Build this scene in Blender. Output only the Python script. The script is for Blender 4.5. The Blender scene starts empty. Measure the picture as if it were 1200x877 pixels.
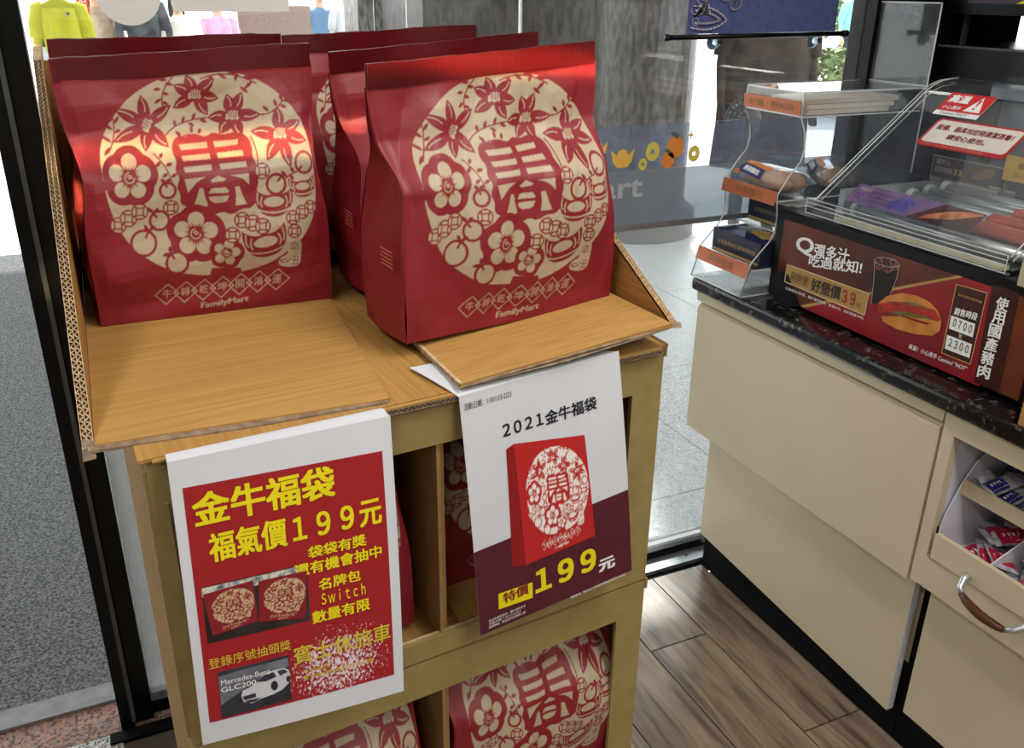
import bpy, math, random
import numpy as np
from mathutils import Matrix, Vector, noise
random.seed(7)
SC = bpy.context.scene
COL = SC.collection
# ------------------------------------------------------------------ camera
EYE = np.array([0.0, 0.0, 1.5])
R = np.array([[0.9082824, -0.4182071, 0.01122066], [-0.15607991, -0.36362234, -0.91837784], [0.38815221, 0.83239511, -0.3955455]])
cam = bpy.data.objects.new('camera', bpy.data.cameras.new('camera'))
COL.objects.link(cam)
cam.matrix_world = Matrix(((R[0][0], -R[1][0], -R[2][0], 0), (R[0][1], -R[1][1], -R[2][1], 0), (R[0][2], -R[1][2], -R[2][2], 1.5), (0, 0, 0, 1)))
cam.data.sensor_width = 36.0
cam.data.lens = 1050 / 1200 * 36
cam.data.clip_start = 0.02
cam.data.clip_end = 300
SC.camera = cam
# ------------------------------------------------------------------ world, sun, room lights, exposure
SC.view_settings.view_transform = 'Standard'
SC.view_settings.look = 'None'
SC.view_settings.gamma = 1
SC.view_settings.exposure = EXPO = -0.3
w = bpy.data.worlds.new('sky'); SC.world = w; w.use_nodes = True
bg = w.node_tree.nodes['Background']
bg.inputs[0].default_value = (0.93, 0.96, 1.0, 1); bg.inputs[1].default_value = 5.0
sl = bpy.data.lights.new('sun', 'SUN'); sl.energy = 9.0; sl.angle = 0.02; sl.color = (1, .96, .9)
so = bpy.data.objects.new('sun', sl); COL.objects.link(so)
so.rotation_euler = (math.radians(-38), math.radians(22), 0)
LAMPS = [(-0.75, 0.25, 17), (0.75, 0.15, 26), (-0.75, -1.3, 16), (0.75, -1.3, 22), (2.3, 0.4, 18), (2.3, -1.3, 14)]
for lx, ly, pw in LAMPS:
    l = bpy.data.lights.new('panel_light', 'AREA'); l.shape = 'RECTANGLE'; l.size = 0.28; l.size_y = 1.15; l.energy = pw; l.color = (1, .95, .88)
    o = bpy.data.objects.new('panel_light', l); COL.objects.link(o); o.location = (lx, ly, 2.56)

# low warm strip of light that falls across the row of bags
l = bpy.data.lights.new('warm_strip_lamp', 'AREA'); l.shape = 'RECTANGLE'; l.size = 0.80; l.size_y = 0.014; l.energy = .34; l.color = (1, .64, .30); l.spread = math.radians(2.6)
o = bpy.data.objects.new('warm_strip_lamp', l); COL.objects.link(o); o.location = (0.28, 0.22, 1.88)
o.rotation_euler = (Vector((0.28, 1.21, 1.305)) - Vector((0.28, 0.22, 1.88))).to_track_quat('-Z', 'Y').to_euler()
# ------------------------------------------------------------------ helpers
def lin(c):
    return tuple((x / 12.92 if x <= .04045 else ((x + .055) / 1.055) ** 2.4) for x in [v / 255 for v in c])
def base_mat(name):
    m = bpy.data.materials.new(name); m.use_nodes = True
    return m, m.node_tree, m.node_tree.nodes['Principled BSDF']
def mat(name, c, rough=.5, metal=0, spec=.5, c2=None, scale=20, stretch=(1, 1, 1), bump=0, detail=3, trans=0, coat=0, lo=.35, hi=.65, emit=0, bscale=None, ior=1.45):
    m, nt, b = base_mat(name)
    b.inputs['Roughness'].default_value = rough; b.inputs['Metallic'].default_value = metal
    b.inputs['Specular IOR Level'].default_value = spec; b.inputs['Transmission Weight'].default_value = trans
    b.inputs['Coat Weight'].default_value = coat; b.inputs['IOR'].default_value = ior
    c2 = c2 or tuple(max(0, v * .93) for v in c)
    tc = nt.nodes.new('ShaderNodeTexCoord'); mp = nt.nodes.new('ShaderNodeMapping'); mp.inputs['Scale'].default_value = stretch
    nt.links.new(tc.outputs['Object'], mp.inputs[0])
    no = nt.nodes.new('ShaderNodeTexNoise'); no.inputs['Scale'].default_value = scale; no.inputs['Detail'].default_value = detail
    nt.links.new(mp.outputs[0], no.inputs['Vector'])
    cr = nt.nodes.new('ShaderNodeValToRGB'); cr.color_ramp.elements[0].position = lo; cr.color_ramp.elements[1].position = hi
    cr.color_ramp.elements[0].color = (*lin(c2), 1); cr.color_ramp.elements[1].color = (*lin(c), 1)
    nt.links.new(no.outputs['Fac'], cr.inputs[0]); nt.links.new(cr.outputs[0], b.inputs['Base Color'])
    if emit:
        nt.links.new(cr.outputs[0], b.inputs['Emission Color']); b.inputs['Emission Strength'].default_value = emit
    if bump:
        bp = nt.nodes.new('ShaderNodeBump'); bp.inputs['Strength'].default_value = bump; bp.inputs['Distance'].default_value = .002
        src = no
        if bscale:
            src = nt.nodes.new('ShaderNodeTexNoise'); src.inputs['Scale'].default_value = bscale; nt.links.new(mp.outputs[0], src.inputs['Vector'])
        nt.links.new(src.outputs['Fac'], bp.inputs['Height']); nt.links.new(bp.outputs[0], b.inputs['Normal'])
    return m
def glass_mat(name, tint=(1, 1, 1), refl=1.0, haze=0.0, hazec=(200, 210, 215), rough=0.0, dots=0, var=.4):
    """thin clear sheet: straight-through light, fresnel reflection, a little dust haze"""
    m, nt, b = base_mat(name); nt.nodes.remove(b)
    out = nt.nodes['Material Output']
    tr = nt.nodes.new('ShaderNodeBsdfTransparent'); tr.inputs[0].default_value = (*tint, 1)
    gl = nt.nodes.new('ShaderNodeBsdfGlossy'); gl.inputs['Roughness'].default_value = rough
    fr = nt.nodes.new('ShaderNodeLayerWeight'); fr.inputs[0].default_value = .5
    pw = nt.nodes.new('ShaderNodeMath'); pw.operation = 'POWER'; pw.inputs[1].default_value = 5; nt.links.new(fr.outputs['Facing'], pw.inputs[0])
    mu = nt.nodes.new('ShaderNodeMath'); mu.operation = 'MULTIPLY_ADD'; mu.inputs[1].default_value = .9 * refl; mu.inputs[2].default_value = .045 * refl; nt.links.new(pw.outputs[0], mu.inputs[0])
    mx = nt.nodes.new('ShaderNodeMixShader'); nt.links.new(mu.outputs[0], mx.inputs[0]); nt.links.new(tr.outputs[0], mx.inputs[1]); nt.links.new(gl.outputs[0], mx.inputs[2])
    last = mx
    if haze:
        df = nt.nodes.new('ShaderNodeBsdfDiffuse'); df.inputs[0].default_value = (*lin(hazec), 1)
        tl = nt.nodes.new('ShaderNodeBsdfTranslucent'); tl.inputs[0].default_value = (*lin(hazec), 1)
        ad = nt.nodes.new('ShaderNodeMixShader'); ad.inputs[0].default_value = .5; nt.links.new(df.outputs[0], ad.inputs[1]); nt.links.new(tl.outputs[0], ad.inputs[2])
        mh = nt.nodes.new('ShaderNodeMixShader'); nt.links.new(mx.outputs[0], mh.inputs[1]); nt.links.new(ad.outputs[0], mh.inputs[2])
        tc = nt.nodes.new('ShaderNodeTexCoord')
        if dots:
            no = nt.nodes.new('ShaderNodeTexVoronoi'); no.inputs['Scale'].default_value = dots; no.inputs['Randomness'].default_value = 0
            nt.links.new(tc.outputs['Object'], no.inputs['Vector']); o_ = no.outputs['Distance']; a0, a1 = .28, .36; v0, v1 = haze, haze * .35
        else:
            no = nt.nodes.new('ShaderNodeTexNoise'); no.inputs['Scale'].default_value = 14; no.inputs['Detail'].default_value = 5
            nt.links.new(tc.outputs['Object'], no.inputs['Vector']); o_ = no.outputs['Fac']; a0, a1 = .4, .7; v0, v1 = haze * (1 - var), haze * (1 + var)
        mr = nt.nodes.new('ShaderNodeMapRange'); mr.inputs[1].default_value = a0; mr.inputs[2].default_value = a1; mr.inputs[3].default_value = v0; mr.inputs[4].default_value = v1
        nt.links.new(o_, mr.inputs[0]); nt.links.new(mr.outputs[0], mh.inputs[0]); last = mh
    nt.links.new(last.outputs[0], out.inputs[0])
    return m
class MB:
    def __init__(s): s.v = []; s.f = []; s.m = []; s.mi = 0
    def add(s, vs, fs):
        n = len(s.v); s.v += [tuple(map(float, p)) for p in vs]
        for f in fs: s.f.append(tuple(n + i for i in f)); s.m.append(s.mi)
        return s
    def box(s, x0, x1, y0, y1, z0, z1):
        return s.add([(x, y, z) for z in (z0, z1) for x, y in ((x0, y0), (x1, y0), (x1, y1), (x0, y1))],
                     [(3, 2, 1, 0), (4, 5, 6, 7), (0, 1, 5, 4), (1, 2, 6, 5), (2, 3, 7, 6), (3, 0, 4, 7)])
    def obox(s, o, a, b, c):
        o, a, b, c = map(np.array, (o, a, b, c))
        return s.add([o, o + a, o + a + b, o + b, o + c, o + a + c, o + a + b + c, o + b + c],
                     [(3, 2, 1, 0), (4, 5, 6, 7), (0, 1, 5, 4), (1, 2, 6, 5), (2, 3, 7, 6), (3, 0, 4, 7)])
    def prism(s, poly, ext):
        n = len(poly); p = [np.array(q, float) for q in poly]; e = np.array(ext, float)
        return s.add(p + [q + e for q in p], [tuple(range(n))[::-1], tuple(range(n, 2 * n))] + [(i, (i + 1) % n, n + (i + 1) % n, n + i) for i in range(n)])
    def poly(s, pts): return s.add(pts, [tuple(range(len(pts)))])
    def tube(s, path, r, n=8, caps=True):
        P = [Vector(p) for p in path]; rs = r if hasattr(r, '__len__') else [r] * len(P)
        rings = []; prev = None
        for i, p in enumerate(P):
            t = (P[min(i + 1, len(P) - 1)] - P[max(i - 1, 0)]).normalized()
            if prev is None: a = t.orthogonal().normalized()
            else:
                a = prev - t * prev.dot(t); a = a.normalized() if a.length > 1e-6 else t.orthogonal().normalized()
            prev = a; b = t.cross(a)
            rings.append([p + (a * math.cos(2 * math.pi * k / n) + b * math.sin(2 * math.pi * k / n)) * rs[i] for k in range(n)])
        vs = [q for rg in rings for q in rg]; fs = []
        for i in range(len(P) - 1):
            for k in range(n): fs.append((i * n + k, i * n + (k + 1) % n, (i + 1) * n + (k + 1) % n, (i + 1) * n + k))
        if caps: fs += [tuple(range(n))[::-1], tuple(range((len(P) - 1) * n, len(P) * n))]
        return s.add(vs, fs)
    def lathe(s, c, prof, n=16, axis=2):
        vs = []; fs = []
        for r, h in prof:
            for k in range(n):
                a = 2 * math.pi * k / n; q = [r * math.cos(a), r * math.sin(a), h]
                if axis == 1: q = [q[0], q[2], q[1]]
                if axis == 0: q = [q[2], q[0], q[1]]
                vs.append((c[0] + q[0], c[1] + q[1], c[2] + q[2]))
        for i in range(len(prof) - 1):
            for k in range(n): fs.append((i * n + k, i * n + (k + 1) % n, (i + 1) * n + (k + 1) % n, (i + 1) * n + k))
        fs += [tuple(range(n))[::-1], tuple(range((len(prof) - 1) * n, len(prof) * n))]
        return s.add(vs, fs)
    def grid(s, fn, nu, nv):
        vs = [fn(i / nu, j / nv) for j in range(nv + 1) for i in range(nu + 1)]
        fs = [(j * (nu + 1) + i, j * (nu + 1) + i + 1, (j + 1) * (nu + 1) + i + 1, (j + 1) * (nu + 1) + i) for j in range(nv) for i in range(nu)]
        return s.add(vs, fs)
WM = {}
def wmat(o): return WM.get(o.name, Matrix.Identity(4)) if o else Matrix.Identity(4)
def obj(name, mb, mats, parent=None, loc=None, smooth=False, bevel=0, label=None):
    """link the shapes (given in world space) as one mesh object; a child keeps its parent's frame"""
    if loc is None and parent is None:
        a = np.array(mb.v); loc = ((a[:, 0].min() + a[:, 0].max()) / 2, (a[:, 1].min() + a[:, 1].max()) / 2, a[:, 2].min())
    M = wmat(parent) if parent else Matrix.Translation(loc)
    inv = M.inverted()
    me = bpy.data.meshes.new(name); me.from_pydata([inv @ Vector(p) for p in mb.v], [], mb.f)
    mats = mats if isinstance(mats, (list, tuple)) else [mats]
    for m in mats: me.materials.append(m)
    if len(mats) > 1: me.polygons.foreach_set('material_index', mb.m)
    if smooth: me.polygons.foreach_set('use_smooth', [True] * len(me.polygons))
    me.update()
    o = bpy.data.objects.new(name, me); COL.objects.link(o)
    if parent: o.parent = parent; WM[o.name] = M
    else: o.location = loc; WM[o.name] = M
    if bevel:
        b = o.modifiers.new('bevel', 'BEVEL'); b.width = bevel; b.segments = 2; b.limit_method = 'ANGLE'
    if label: o['label'] = label
    return o
def tag(o, label=None, cat=None, group=None, kind=None):
    for k, v in (('label', label), ('category', cat), ('group', group), ('kind', kind)):
        if v: o[k] = v
    return o
def thing(name, label, cat, loc=(0, 0, 0), rz=0, group=None, rot=None):
    o = bpy.data.objects.new(name, None); COL.objects.link(o); o.empty_display_size = .05
    o.location = loc; o.rotation_euler = rot or (0, 0, rz)
    WM[o.name] = Matrix.Translation(loc) @ o.rotation_euler.to_matrix().to_4x4()
    return tag(o, label, cat, group)
def struct(name, mb, m, parent=None, **k):
    o = obj(name, mb, m, parent, **k)
    if not parent: o['kind'] = 'structure'
    return o
def hom(src, dst):
    A = []
    for (x, y), (u, v) in zip(src, dst):
        A.append([x, y, 1, 0, 0, 0, -u * x, -u * y, -u]); A.append([0, 0, 0, x, y, 1, -v * x, -v * y, -v])
    return np.linalg.svd(np.array(A, float))[2][-1].reshape(3, 3)
def happ(H, p):
    q = H @ np.array([p[0], p[1], 1.0]); return q[:2] / q[2]
# ------------------------------------------------------------------ lettering
_tc = {}
def text2d(s, bold=0.0, shear=0.0, spacing=1.0):
    """outline of a piece of writing as flat triangles, scaled to a unit box"""
    k = (s, bold, shear, spacing)
    if k in _tc: return _tc[k]
    cu = bpy.data.curves.new('t', 'FONT'); cu.body = s; cu.offset = bold; cu.shear = shear; cu.resolution_u = 3; cu.fill_mode = 'FRONT'; cu.space_character = spacing
    o = bpy.data.objects.new('t', cu); COL.objects.link(o)
    dg = bpy.context.evaluated_depsgraph_get(); dg.update()
    me = bpy.data.meshes.new_from_object(o.evaluated_get(dg))
    v = np.array([x.co[:2] for x in me.vertices]); f = [tuple(p.vertices) for p in me.polygons]
    bpy.data.objects.remove(o); bpy.data.curves.remove(cu); bpy.data.meshes.remove(me)
    lo, hi = v.min(0), v.max(0); v = (v - lo) / (hi - lo)
    _tc[k] = (v, f, (hi - lo)[0] / (hi - lo)[1]); return _tc[k]
def write(mb, fn, s, x0, y0, wd, ht, bold=.012, shear=0, italic=0, dy=0, spacing=1.0, fat=0):
    """put writing into mb: box corner (x0,y0), size wd*ht on the sheet whose points are fn(x,y)"""
    v, f, asp = text2d(s, fat, shear, spacing)
    wd = wd or ht * asp; e = bold * ht * .9; ex = bold * wd * .9 / asp
    p0, p1, p2 = (np.array(fn(*q)) for q in ((x0, y0), (x0 + wd * .01, y0), (x0, y0 + ht * .01)))
    nn = np.cross(p1 - p0, p2 - p0); nn = nn / (np.linalg.norm(nn) + 1e-15) * 2.5e-5
    for ci, (sx, sy) in enumerate(((0, 0),) if bold < .008 else ((-1, 0), (1, 0), (0, -1), (0, 1)) if bold < .024 else ((-1, -.7), (1, -.7), (1, .7), (-1, .7), (0, 0))):
        mb.add([tuple(np.array(fn(x0 + ex + a * (wd - 2 * ex) + sx * ex, y0 + e + b * (ht - 2 * e) + a * dy + sy * e)) + nn * ci) for a, b in v], f)
def flat(mb, fn, pts, sub=0):
    mb.poly([fn(x, y) for x, y in pts])
def disc(cx, cy, rx, ry=None, n=20, a0=0, rot=0):
    ry = ry or rx; c, s = math.cos(rot), math.sin(rot)
    return [(cx + rx * math.cos(t) * c - ry * math.sin(t) * s, cy + rx * math.cos(t) * s + ry * math.sin(t) * c) for t in [a0 + 2 * math.pi * i / n for i in range(n)]]
def ribbon(pts, w):
    """quads of a stroke of width w along pts (2D)"""
    P = np.array(pts, float); out = []
    for i in range(len(P) - 1):
        d = P[i + 1] - P[i]; n = np.array([-d[1], d[0]]) / (np.linalg.norm(d) + 1e-9) * w / 2; e = d / (np.linalg.norm(d) + 1e-9) * w * .3
        out.append([tuple(P[i] - n - e), tuple(P[i + 1] - n + e), tuple(P[i + 1] + n + e), tuple(P[i] + n - e)])
    return out
# ------------------------------------------------------------------ the papercut print of the bags, as numbers (1 = cream ink, 0 = red paper)
AH, AW = 880, 940
ART = np.zeros((AH, AW), np.float32)
def pfill(pts, val, arr=None):
    A = ART if arr is None else arr
    P = np.array(pts, float)
    x0, y0 = np.floor(P.min(0)).astype(int); x1, y1 = np.ceil(P.max(0)).astype(int)
    x0, y0 = max(x0, 0), max(y0, 0); x1, y1 = min(x1, A.shape[1] - 1), min(y1, A.shape[0] - 1)
    if x1 <= x0 or y1 <= y0: return
    Y, X = np.mgrid[y0:y1 + 1, x0:x1 + 1] + .5
    ins = np.zeros(X.shape, bool); n = len(P)
    for i in range(n):
        (ax, ay), (bx, by) = P[i], P[(i + 1) % n]
        if ay == by: continue
        c = ((ay > Y) != (by > Y)) & (X < (bx - ax) * (Y - ay) / (by - ay) + ax)
        ins ^= c
    A[y0:y1 + 1, x0:x1 + 1][ins] = val
def smooth_pts(pts, it=2):
    P = [np.array(p, float) for p in pts]
    for _ in range(it):
        P = [q for i in range(len(P)) for q in (P[i] * .75 + P[(i + 1) % len(P)] * .25, P[i] * .25 + P[(i + 1) % len(P)] * .75)]
    return P
def blob(pts, val): pfill(smooth_pts(pts), val)
def circ(x, y, r, val, ry=None, rot=0): pfill(disc(x, y, r, ry, 28, 0, rot), val)
def ring(x, y, r, w, val=0, inner=1, ry=None): circ(x, y, r, val, ry); circ(x, y, r - w, inner, (ry - w) if ry else None)
def bez(p0, p1, p2, n=10): return [tuple((1 - t) ** 2 * np.array(p0) + 2 * t * (1 - t) * np.array(p1) + t * t * np.array(p2)) for t in np.linspace(0, 1, n)]
def stroke(pts, w, val):
    for q in ribbon(pts, w): pfill(q, val)
def leaf(a, b, w, val=0, bend=.0):
    a, b = np.array(a, float), np.array(b, float); d = b - a; n = np.array([-d[1], d[0]]); m = a + d * .45 + n * bend; L = np.linalg.norm(d); n = n / (L + 1e-9)
    pfill(bez(a, m + n * w, b) + bez(b, m - n * w, a), val)
def lily(c, tips, sa, sw=20):
    c = np.array(c, float)
    for tp in tips:
        tp = np.array(tp, float); leaf(c, tp, 39, 0)
    circ(*c, 23, 0)
    for k, tp in enumerate(tips):
        tp = np.array(tp, float); d = tp - c; n = np.array([-d[1], d[0]]) / np.linalg.norm(d)
        a, b = c + d * .42, c + d * .86
        stroke(bez(a + n * 3, (a + b) / 2 + n * 9, b, 6), 3.2, 1)
    ca, sn = math.cos(sa), math.sin(sa)
    R2 = lambda x, y: (c[0] + x * ca - y * sn, c[1] + x * sn + y * ca)
    pfill([R2(*p) for p in ((-21, 8), (-17, 14), (-9, 9), (-1, 14), (8, 9), (15, 14), (21, 7), (16, -4), (18, -15), (11, -13), (8, -18), (2, -12), (-2, -19), (-6, -12), (-12, -16), (-12, -9), (-19, -6))], 1)
    for q in (-11, -3.5, 4, 11.5): stroke([R2(q, -12), R2(q * .9, 5)], 2.6, 0)
def plum(c, rb, rp, rr, rot=0, n=5, pet=1):
    for k in range(n): circ(c[0] + rb * .42 * math.sin(rot + 2 * math.pi * k / n), c[1] - rb * .42 * math.cos(rot + 2 * math.pi * k / n), rb * .66, 0)
    circ(c[0], c[1], rb * .8, 0)
    for k in range(n):
        a = rot + 2 * math.pi * k / n; s, co = math.sin(a), -math.cos(a)
        circ(c[0] + rr * s, c[1] + rr * co, rp, 1)
        leaf((c[0] + rr * 1.1 * s, c[1] + rr * 1.1 * co), (c[0] + rr * .3 * s, c[1] + rr * .3 * co), rp * .95, 1)
    for k in range(n * 5):
        a = rot + 2 * math.pi * (k + .5) / (n * 5); L = rr * (.95 if k % 5 == 2 else (.86 if k % 2 else .7))
        leaf((c[0], c[1]), (c[0] + L * math.sin(a), c[1] - L * math.cos(a)), rp * .24, 0)
    circ(c[0], c[1], rr * .52, 0)
    t = np.linspace(0, 4.6, 16); stroke([(c[0] + rr * .34 * math.cos(a), c[1] + rr * .34 * math.sin(a)) for a in t], 3.2, 1)
    t = np.linspace(3.5, 6.4, 8); stroke([(c[0] + rr * .17 * math.cos(a), c[1] + rr * .17 * math.sin(a)) for a in t], 3, 1); circ(c[0], c[1], 3, 1)
def coin(x, y, r):
    circ(x, y, r, 0); circ(x, y, r - 4.5, 1)
    for k in range(4):
        a = math.pi / 4 + k * math.pi / 2
        q0 = (x + (r - 3) * math.cos(a), y + (r - 3) * math.sin(a)); a += math.pi / 2; q1 = (x + (r - 3) * math.cos(a), y + (r - 3) * math.sin(a))
        stroke(bez(q0, (x + .12 * (q0[0] + q1[0] - 2 * x), y + .12 * (q0[1] + q1[1] - 2 * y)), q1, 8), 4, 0)
def ingot(x, y, wd, rot=0):
    c, s = math.cos(rot), math.sin(rot); k = wd / 120
    T = lambda p: (x + (p[0] * c - p[1] * s) * k, y + (p[0] * s + p[1] * c) * k)
    pfill([T(p) for p in bez((-60, -42), (-30, -12), (0, -24)) + bez((0, -24), (30, -12), (60, -42)) + bez((60, -42), (66, 20), (28, 38), 8) + bez((28, 38), (0, 48), (-28, 38), 6) + bez((-28, 38), (-66, 20), (-60, -42), 8)], 0)
    pfill([T(p) for p in disc(0, 0, 33, 15)], 1)
    for sg in (-1, 1):
        for q in (38, 48): stroke([T(p) for p in bez((sg * q, 14 - (q - 38)), (sg * (q + 8), 0), (sg * (q - 1 + (q - 38) * .4), -16 - (q - 38) * 1.3), 6)], 4, 1)
    stroke([T(p) for p in bez((-50, 20), (0, 42), (50, 20), 12)], 4.5, 1)
def fruit(x, y, r, st):
    circ(x, y, r, 0); circ(x, y, r - 8.5, 1)
    a = np.array([x, y], float); b = np.array(st, float); stroke([a + (b - a) * .45, b], 7, 0)
def sprig(pts, leaves, w=4.5):
    stroke(pts, w, 0)
    for a, b in leaves: leaf(a, b, 11, 0)
blob([(152, 330), (155, 285), (172, 235), (205, 180), (255, 120), (330, 75), (400, 57), (480, 48), (560, 52), (640, 72), (700, 108), (750, 150), (795, 205), (820, 260), (832, 320), (834, 380), (826, 440), (808, 500), (775, 555), (730, 592), (680, 628), (610, 652), (540, 664), (440, 664), (370, 648), (305, 615), (250, 575), (210, 520), (180, 455), (162, 395)], 1)
# outer rim bites
for q in ([(150, 395), (170, 330), (185, 340), (175, 400)], [(495, 664), (500, 640), (590, 640), (600, 664)]): pfill(q, 0)
# stems and leaves
sprig(bez((200, 178), (218, 235), (185, 290)), [((200, 195), (188, 188)), ((206, 205), (222, 180)), ((204, 225), (168, 205)), ((206, 235), (228, 222)), ((197, 262), (160, 240)), ((190, 275), (168, 300))])
sprig(bez((392, 62), (345, 110), (362, 160)), [((375, 72), (345, 70)), ((366, 82), (395, 88)), ((355, 100), (330, 100)), ((357, 112), (380, 118)), ((355, 130), (334, 145)), ((358, 140), (378, 150))])
sprig(bez((478, 72), (560, 42), (650, 92)), [((500, 62), (520, 80)), ((530, 57), (560, 76)), ((560, 58), (600, 66)), ((590, 62), (585, 84)), ((610, 70), (650, 78)), ((640, 85), (612, 110)), ((600, 100), (628, 122))])
sprig(bez((655, 185), (700, 195), (735, 145)), [((690, 178), (670, 160)), ((700, 175), (722, 178)), ((715, 165), (705, 140)), ((725, 160), (748, 168)), ((735, 150), (722, 128)), ((735, 148), (760, 145))])
sprig(bez((360, 250), (400, 200), (500, 195)), [((400, 222), (395, 198)), ((420, 212), (428, 186)), ((440, 208), (460, 222)), ((452, 202), (462, 178)), ((475, 198), (500, 210))])
sprig(bez((398, 262), (440, 228), (500, 258)), [((415, 250), (398, 232)), ((430, 243), (452, 262)), ((450, 240), (448, 218)), ((470, 243), (478, 225)), ((470, 245), (480, 260))])
sprig(bez((322, 292), (372, 330), (378, 395)), [((340, 305), (352, 290)), ((345, 312), (325, 330)), ((358, 325), (380, 318)), ((364, 345), (345, 358)), ((372, 358), (392, 345))], 4)
sprig(bez((770, 350), (748, 352), (728, 372)), [((760, 350), (745, 335)), ((745, 357), (758, 375)), ((735, 365), (715, 345))])
sprig(bez((630, 250), (650, 290), (640, 330)), [])
lily((310, 212), [(290, 115), (386, 150), (206, 156), (199, 262), (300, 288), (374, 277)], -1.15)
lily((460, 122), [(432, 58), (520, 72), (536, 136), (502, 188), (392, 163), (392, 88)], 0)
lily((578, 190), [(560, 122), (606, 116), (666, 186), (604, 252), (535, 243), (500, 195)], .0)
lily((722, 243), [(716, 163), (792, 205), (812, 262), (748, 338), (672, 316), (630, 236)], 0)
plum((245, 360), 84, 24, 44, .0)
# the blossom-framed character 春
blob([(385, 262), (405, 245), (430, 252), (455, 240), (490, 252), (515, 238), (545, 246), (580, 236), (622, 246), (632, 285), (626, 300), (640, 325), (632, 345), (645, 372), (636, 400), (642, 430), (615, 456), (590, 452), (560, 474), (530, 462), (500, 478), (470, 462), (445, 470), (425, 452), (400, 440), (402, 410), (388, 390), (400, 360), (384, 340), (394, 310), (380, 290)], 0)
for q in ([(404, 270), (493, 264), (493, 280), (410, 284)], [(408, 300), (497, 294), (497, 309), (413, 313)], [(412, 329), (498, 323), (498, 339), (416, 344)],
          [(514, 264), (590, 258), (588, 272), (516, 279)], [(520, 293), (600, 287), (602, 301), (522, 307)], [(524, 322), (606, 316), (608, 331), (526, 337)],
          [(413, 363), (480, 357), (452, 372), (437, 390), (424, 405)], [(552, 354), (612, 349), (613, 383), (596, 366), (575, 358)], [(493, 368), (516, 354), (542, 364), (535, 370), (500, 374)],
          [(459, 391), (470, 391), (477, 420), (488, 447), (442, 452), (452, 420)], [(568, 388), (582, 387), (592, 415), (606, 440), (570, 444), (572, 415)],
          [(488, 404), (496, 391), (540, 389), (549, 400), (549, 405), (488, 408)], [(488, 418), (550, 414), (545, 430), (530, 436), (505, 437), (492, 430)]): pfill(q, 1)
plum((450, 535), 86, 25, 44, .0)
plum((545, 590), 52, 15, 27, .2)
for p in ((655, 345, 25), (372, 453, 25), (207, 506, 27), (240, 484, 28), (275, 463, 27), (590, 488, 25), (624, 498, 26), (655, 508, 25), (561, 534, 25), (808, 452, 20), (780, 467, 21), (750, 484, 22), (755, 524, 22)): coin(*p)
fruit(795, 322, 35, (775, 345)); fruit(700, 385, 34, (714, 365)); fruit(362, 398, 28, (355, 375)); fruit(337, 493, 34, (318, 470)); fruit(287, 562, 43, (302, 525)); fruit(392, 625, 38, (372, 595))
for a, b in (((318, 470), (300, 450)), ((318, 470), (335, 452)), ((302, 525), (288, 505)), ((302, 525), (325, 510)), ((372, 595), (345, 602)), ((372, 595), (368, 572)), ((355, 375), (340, 362)), ((355, 375), (372, 360))): leaf(a, b, 12, 0)
ingot(692, 437, 122, -.02); ingot(787, 392, 90, -.12); ingot(665, 556, 138, -.2)
blob([(748, 552), (770, 548), (780, 560), (780, 600), (778, 632), (750, 640), (715, 635), (708, 620), (720, 604), (738, 598), (740, 570)], 1)
stroke(bez((715, 617), (728, 634), (748, 612), 6), 3, 0); stroke([(715, 617), (735, 614)], 3, 0); stroke([(716, 624), (742, 622)], 2.4, 0)
def raster_text(s, x0, y0, wd, ht, val, bold=.0, slope=0):
    v, f, _ = text2d(s, 0)
    if bold and wd > 60:
        for dx in (-1.2, 1.2): raster_text(s, x0 + dx, y0, wd, ht, val, 0, slope)
    P = np.stack([x0 + v[:, 0] * wd, y0 - v[:, 1] * ht + v[:, 0] * slope * wd], 1)
    for fc in f: pfill([P[i] for i in fc], val)
raster_text('辛', 742, 588, 30, 32, 0, .0)
raster_text('丑', 750, 630, 26, 26, 0, .0)
for k, ch in enumerate('牛轉乾坤開鴻運'):
    cx, cy = 362 + k * 57.6, 729 - k * 8.4
    D = [(cx - 38, cy + 4), (cx + 2, cy - 34), (cx + 38, cy - 4), (cx - 2, cy + 34), (cx - 38, cy + 4)]
    stroke(D, 2.6, 1)
for k, ch in enumerate('牛轉乾坤開鴻運'):
    cx, cy = 362 + k * 57.6, 729 - k * 8.4
    if k: mx, my = cx - 28.8, cy + 4.2; pfill([(mx - 10, my), (mx, my - 9), (mx + 10, my), (mx, my + 9)], 1); pfill([(mx - 6, my), (mx, my - 5.5), (mx + 6, my), (mx, my + 5.5)], 0); circ(mx, my, 2, 1)
    raster_text(ch, cx - 14, cy + 15, 28, 29, 1, .01, -.14)
raster_text('FamilyMart', 470, 779, 150, 25, 1, .012, -.155)
# box blur for soft edges, then sample on the bag's face
def blur(a, k=1):
    b = np.pad(a, k, mode='edge'); return sum(b[i:i + a.shape[0], j:j + a.shape[1]] for i in range(2 * k + 1) for j in range(2 * k + 1)) / (2 * k + 1) ** 2
ARTB = blur(ART)
HA = np.array([[2819.92, -486.608, 154.865], [-59.9506, -2702.18, 835.477], [.343272, -.273658, 1.0]])
def art_at(u, v):
    u = np.asarray(u); v = np.asarray(v); w_ = HA[2, 0] * u + HA[2, 1] * v + 1
    X = np.clip((HA[0, 0] * u + HA[0, 1] * v + HA[0, 2]) / w_, 0, AW - 1).astype(int); Y = np.clip((HA[1, 0] * u + HA[1, 1] * v + HA[1, 2]) / w_, 0, AH - 1).astype(int)
    return ARTB[Y, X]
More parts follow.
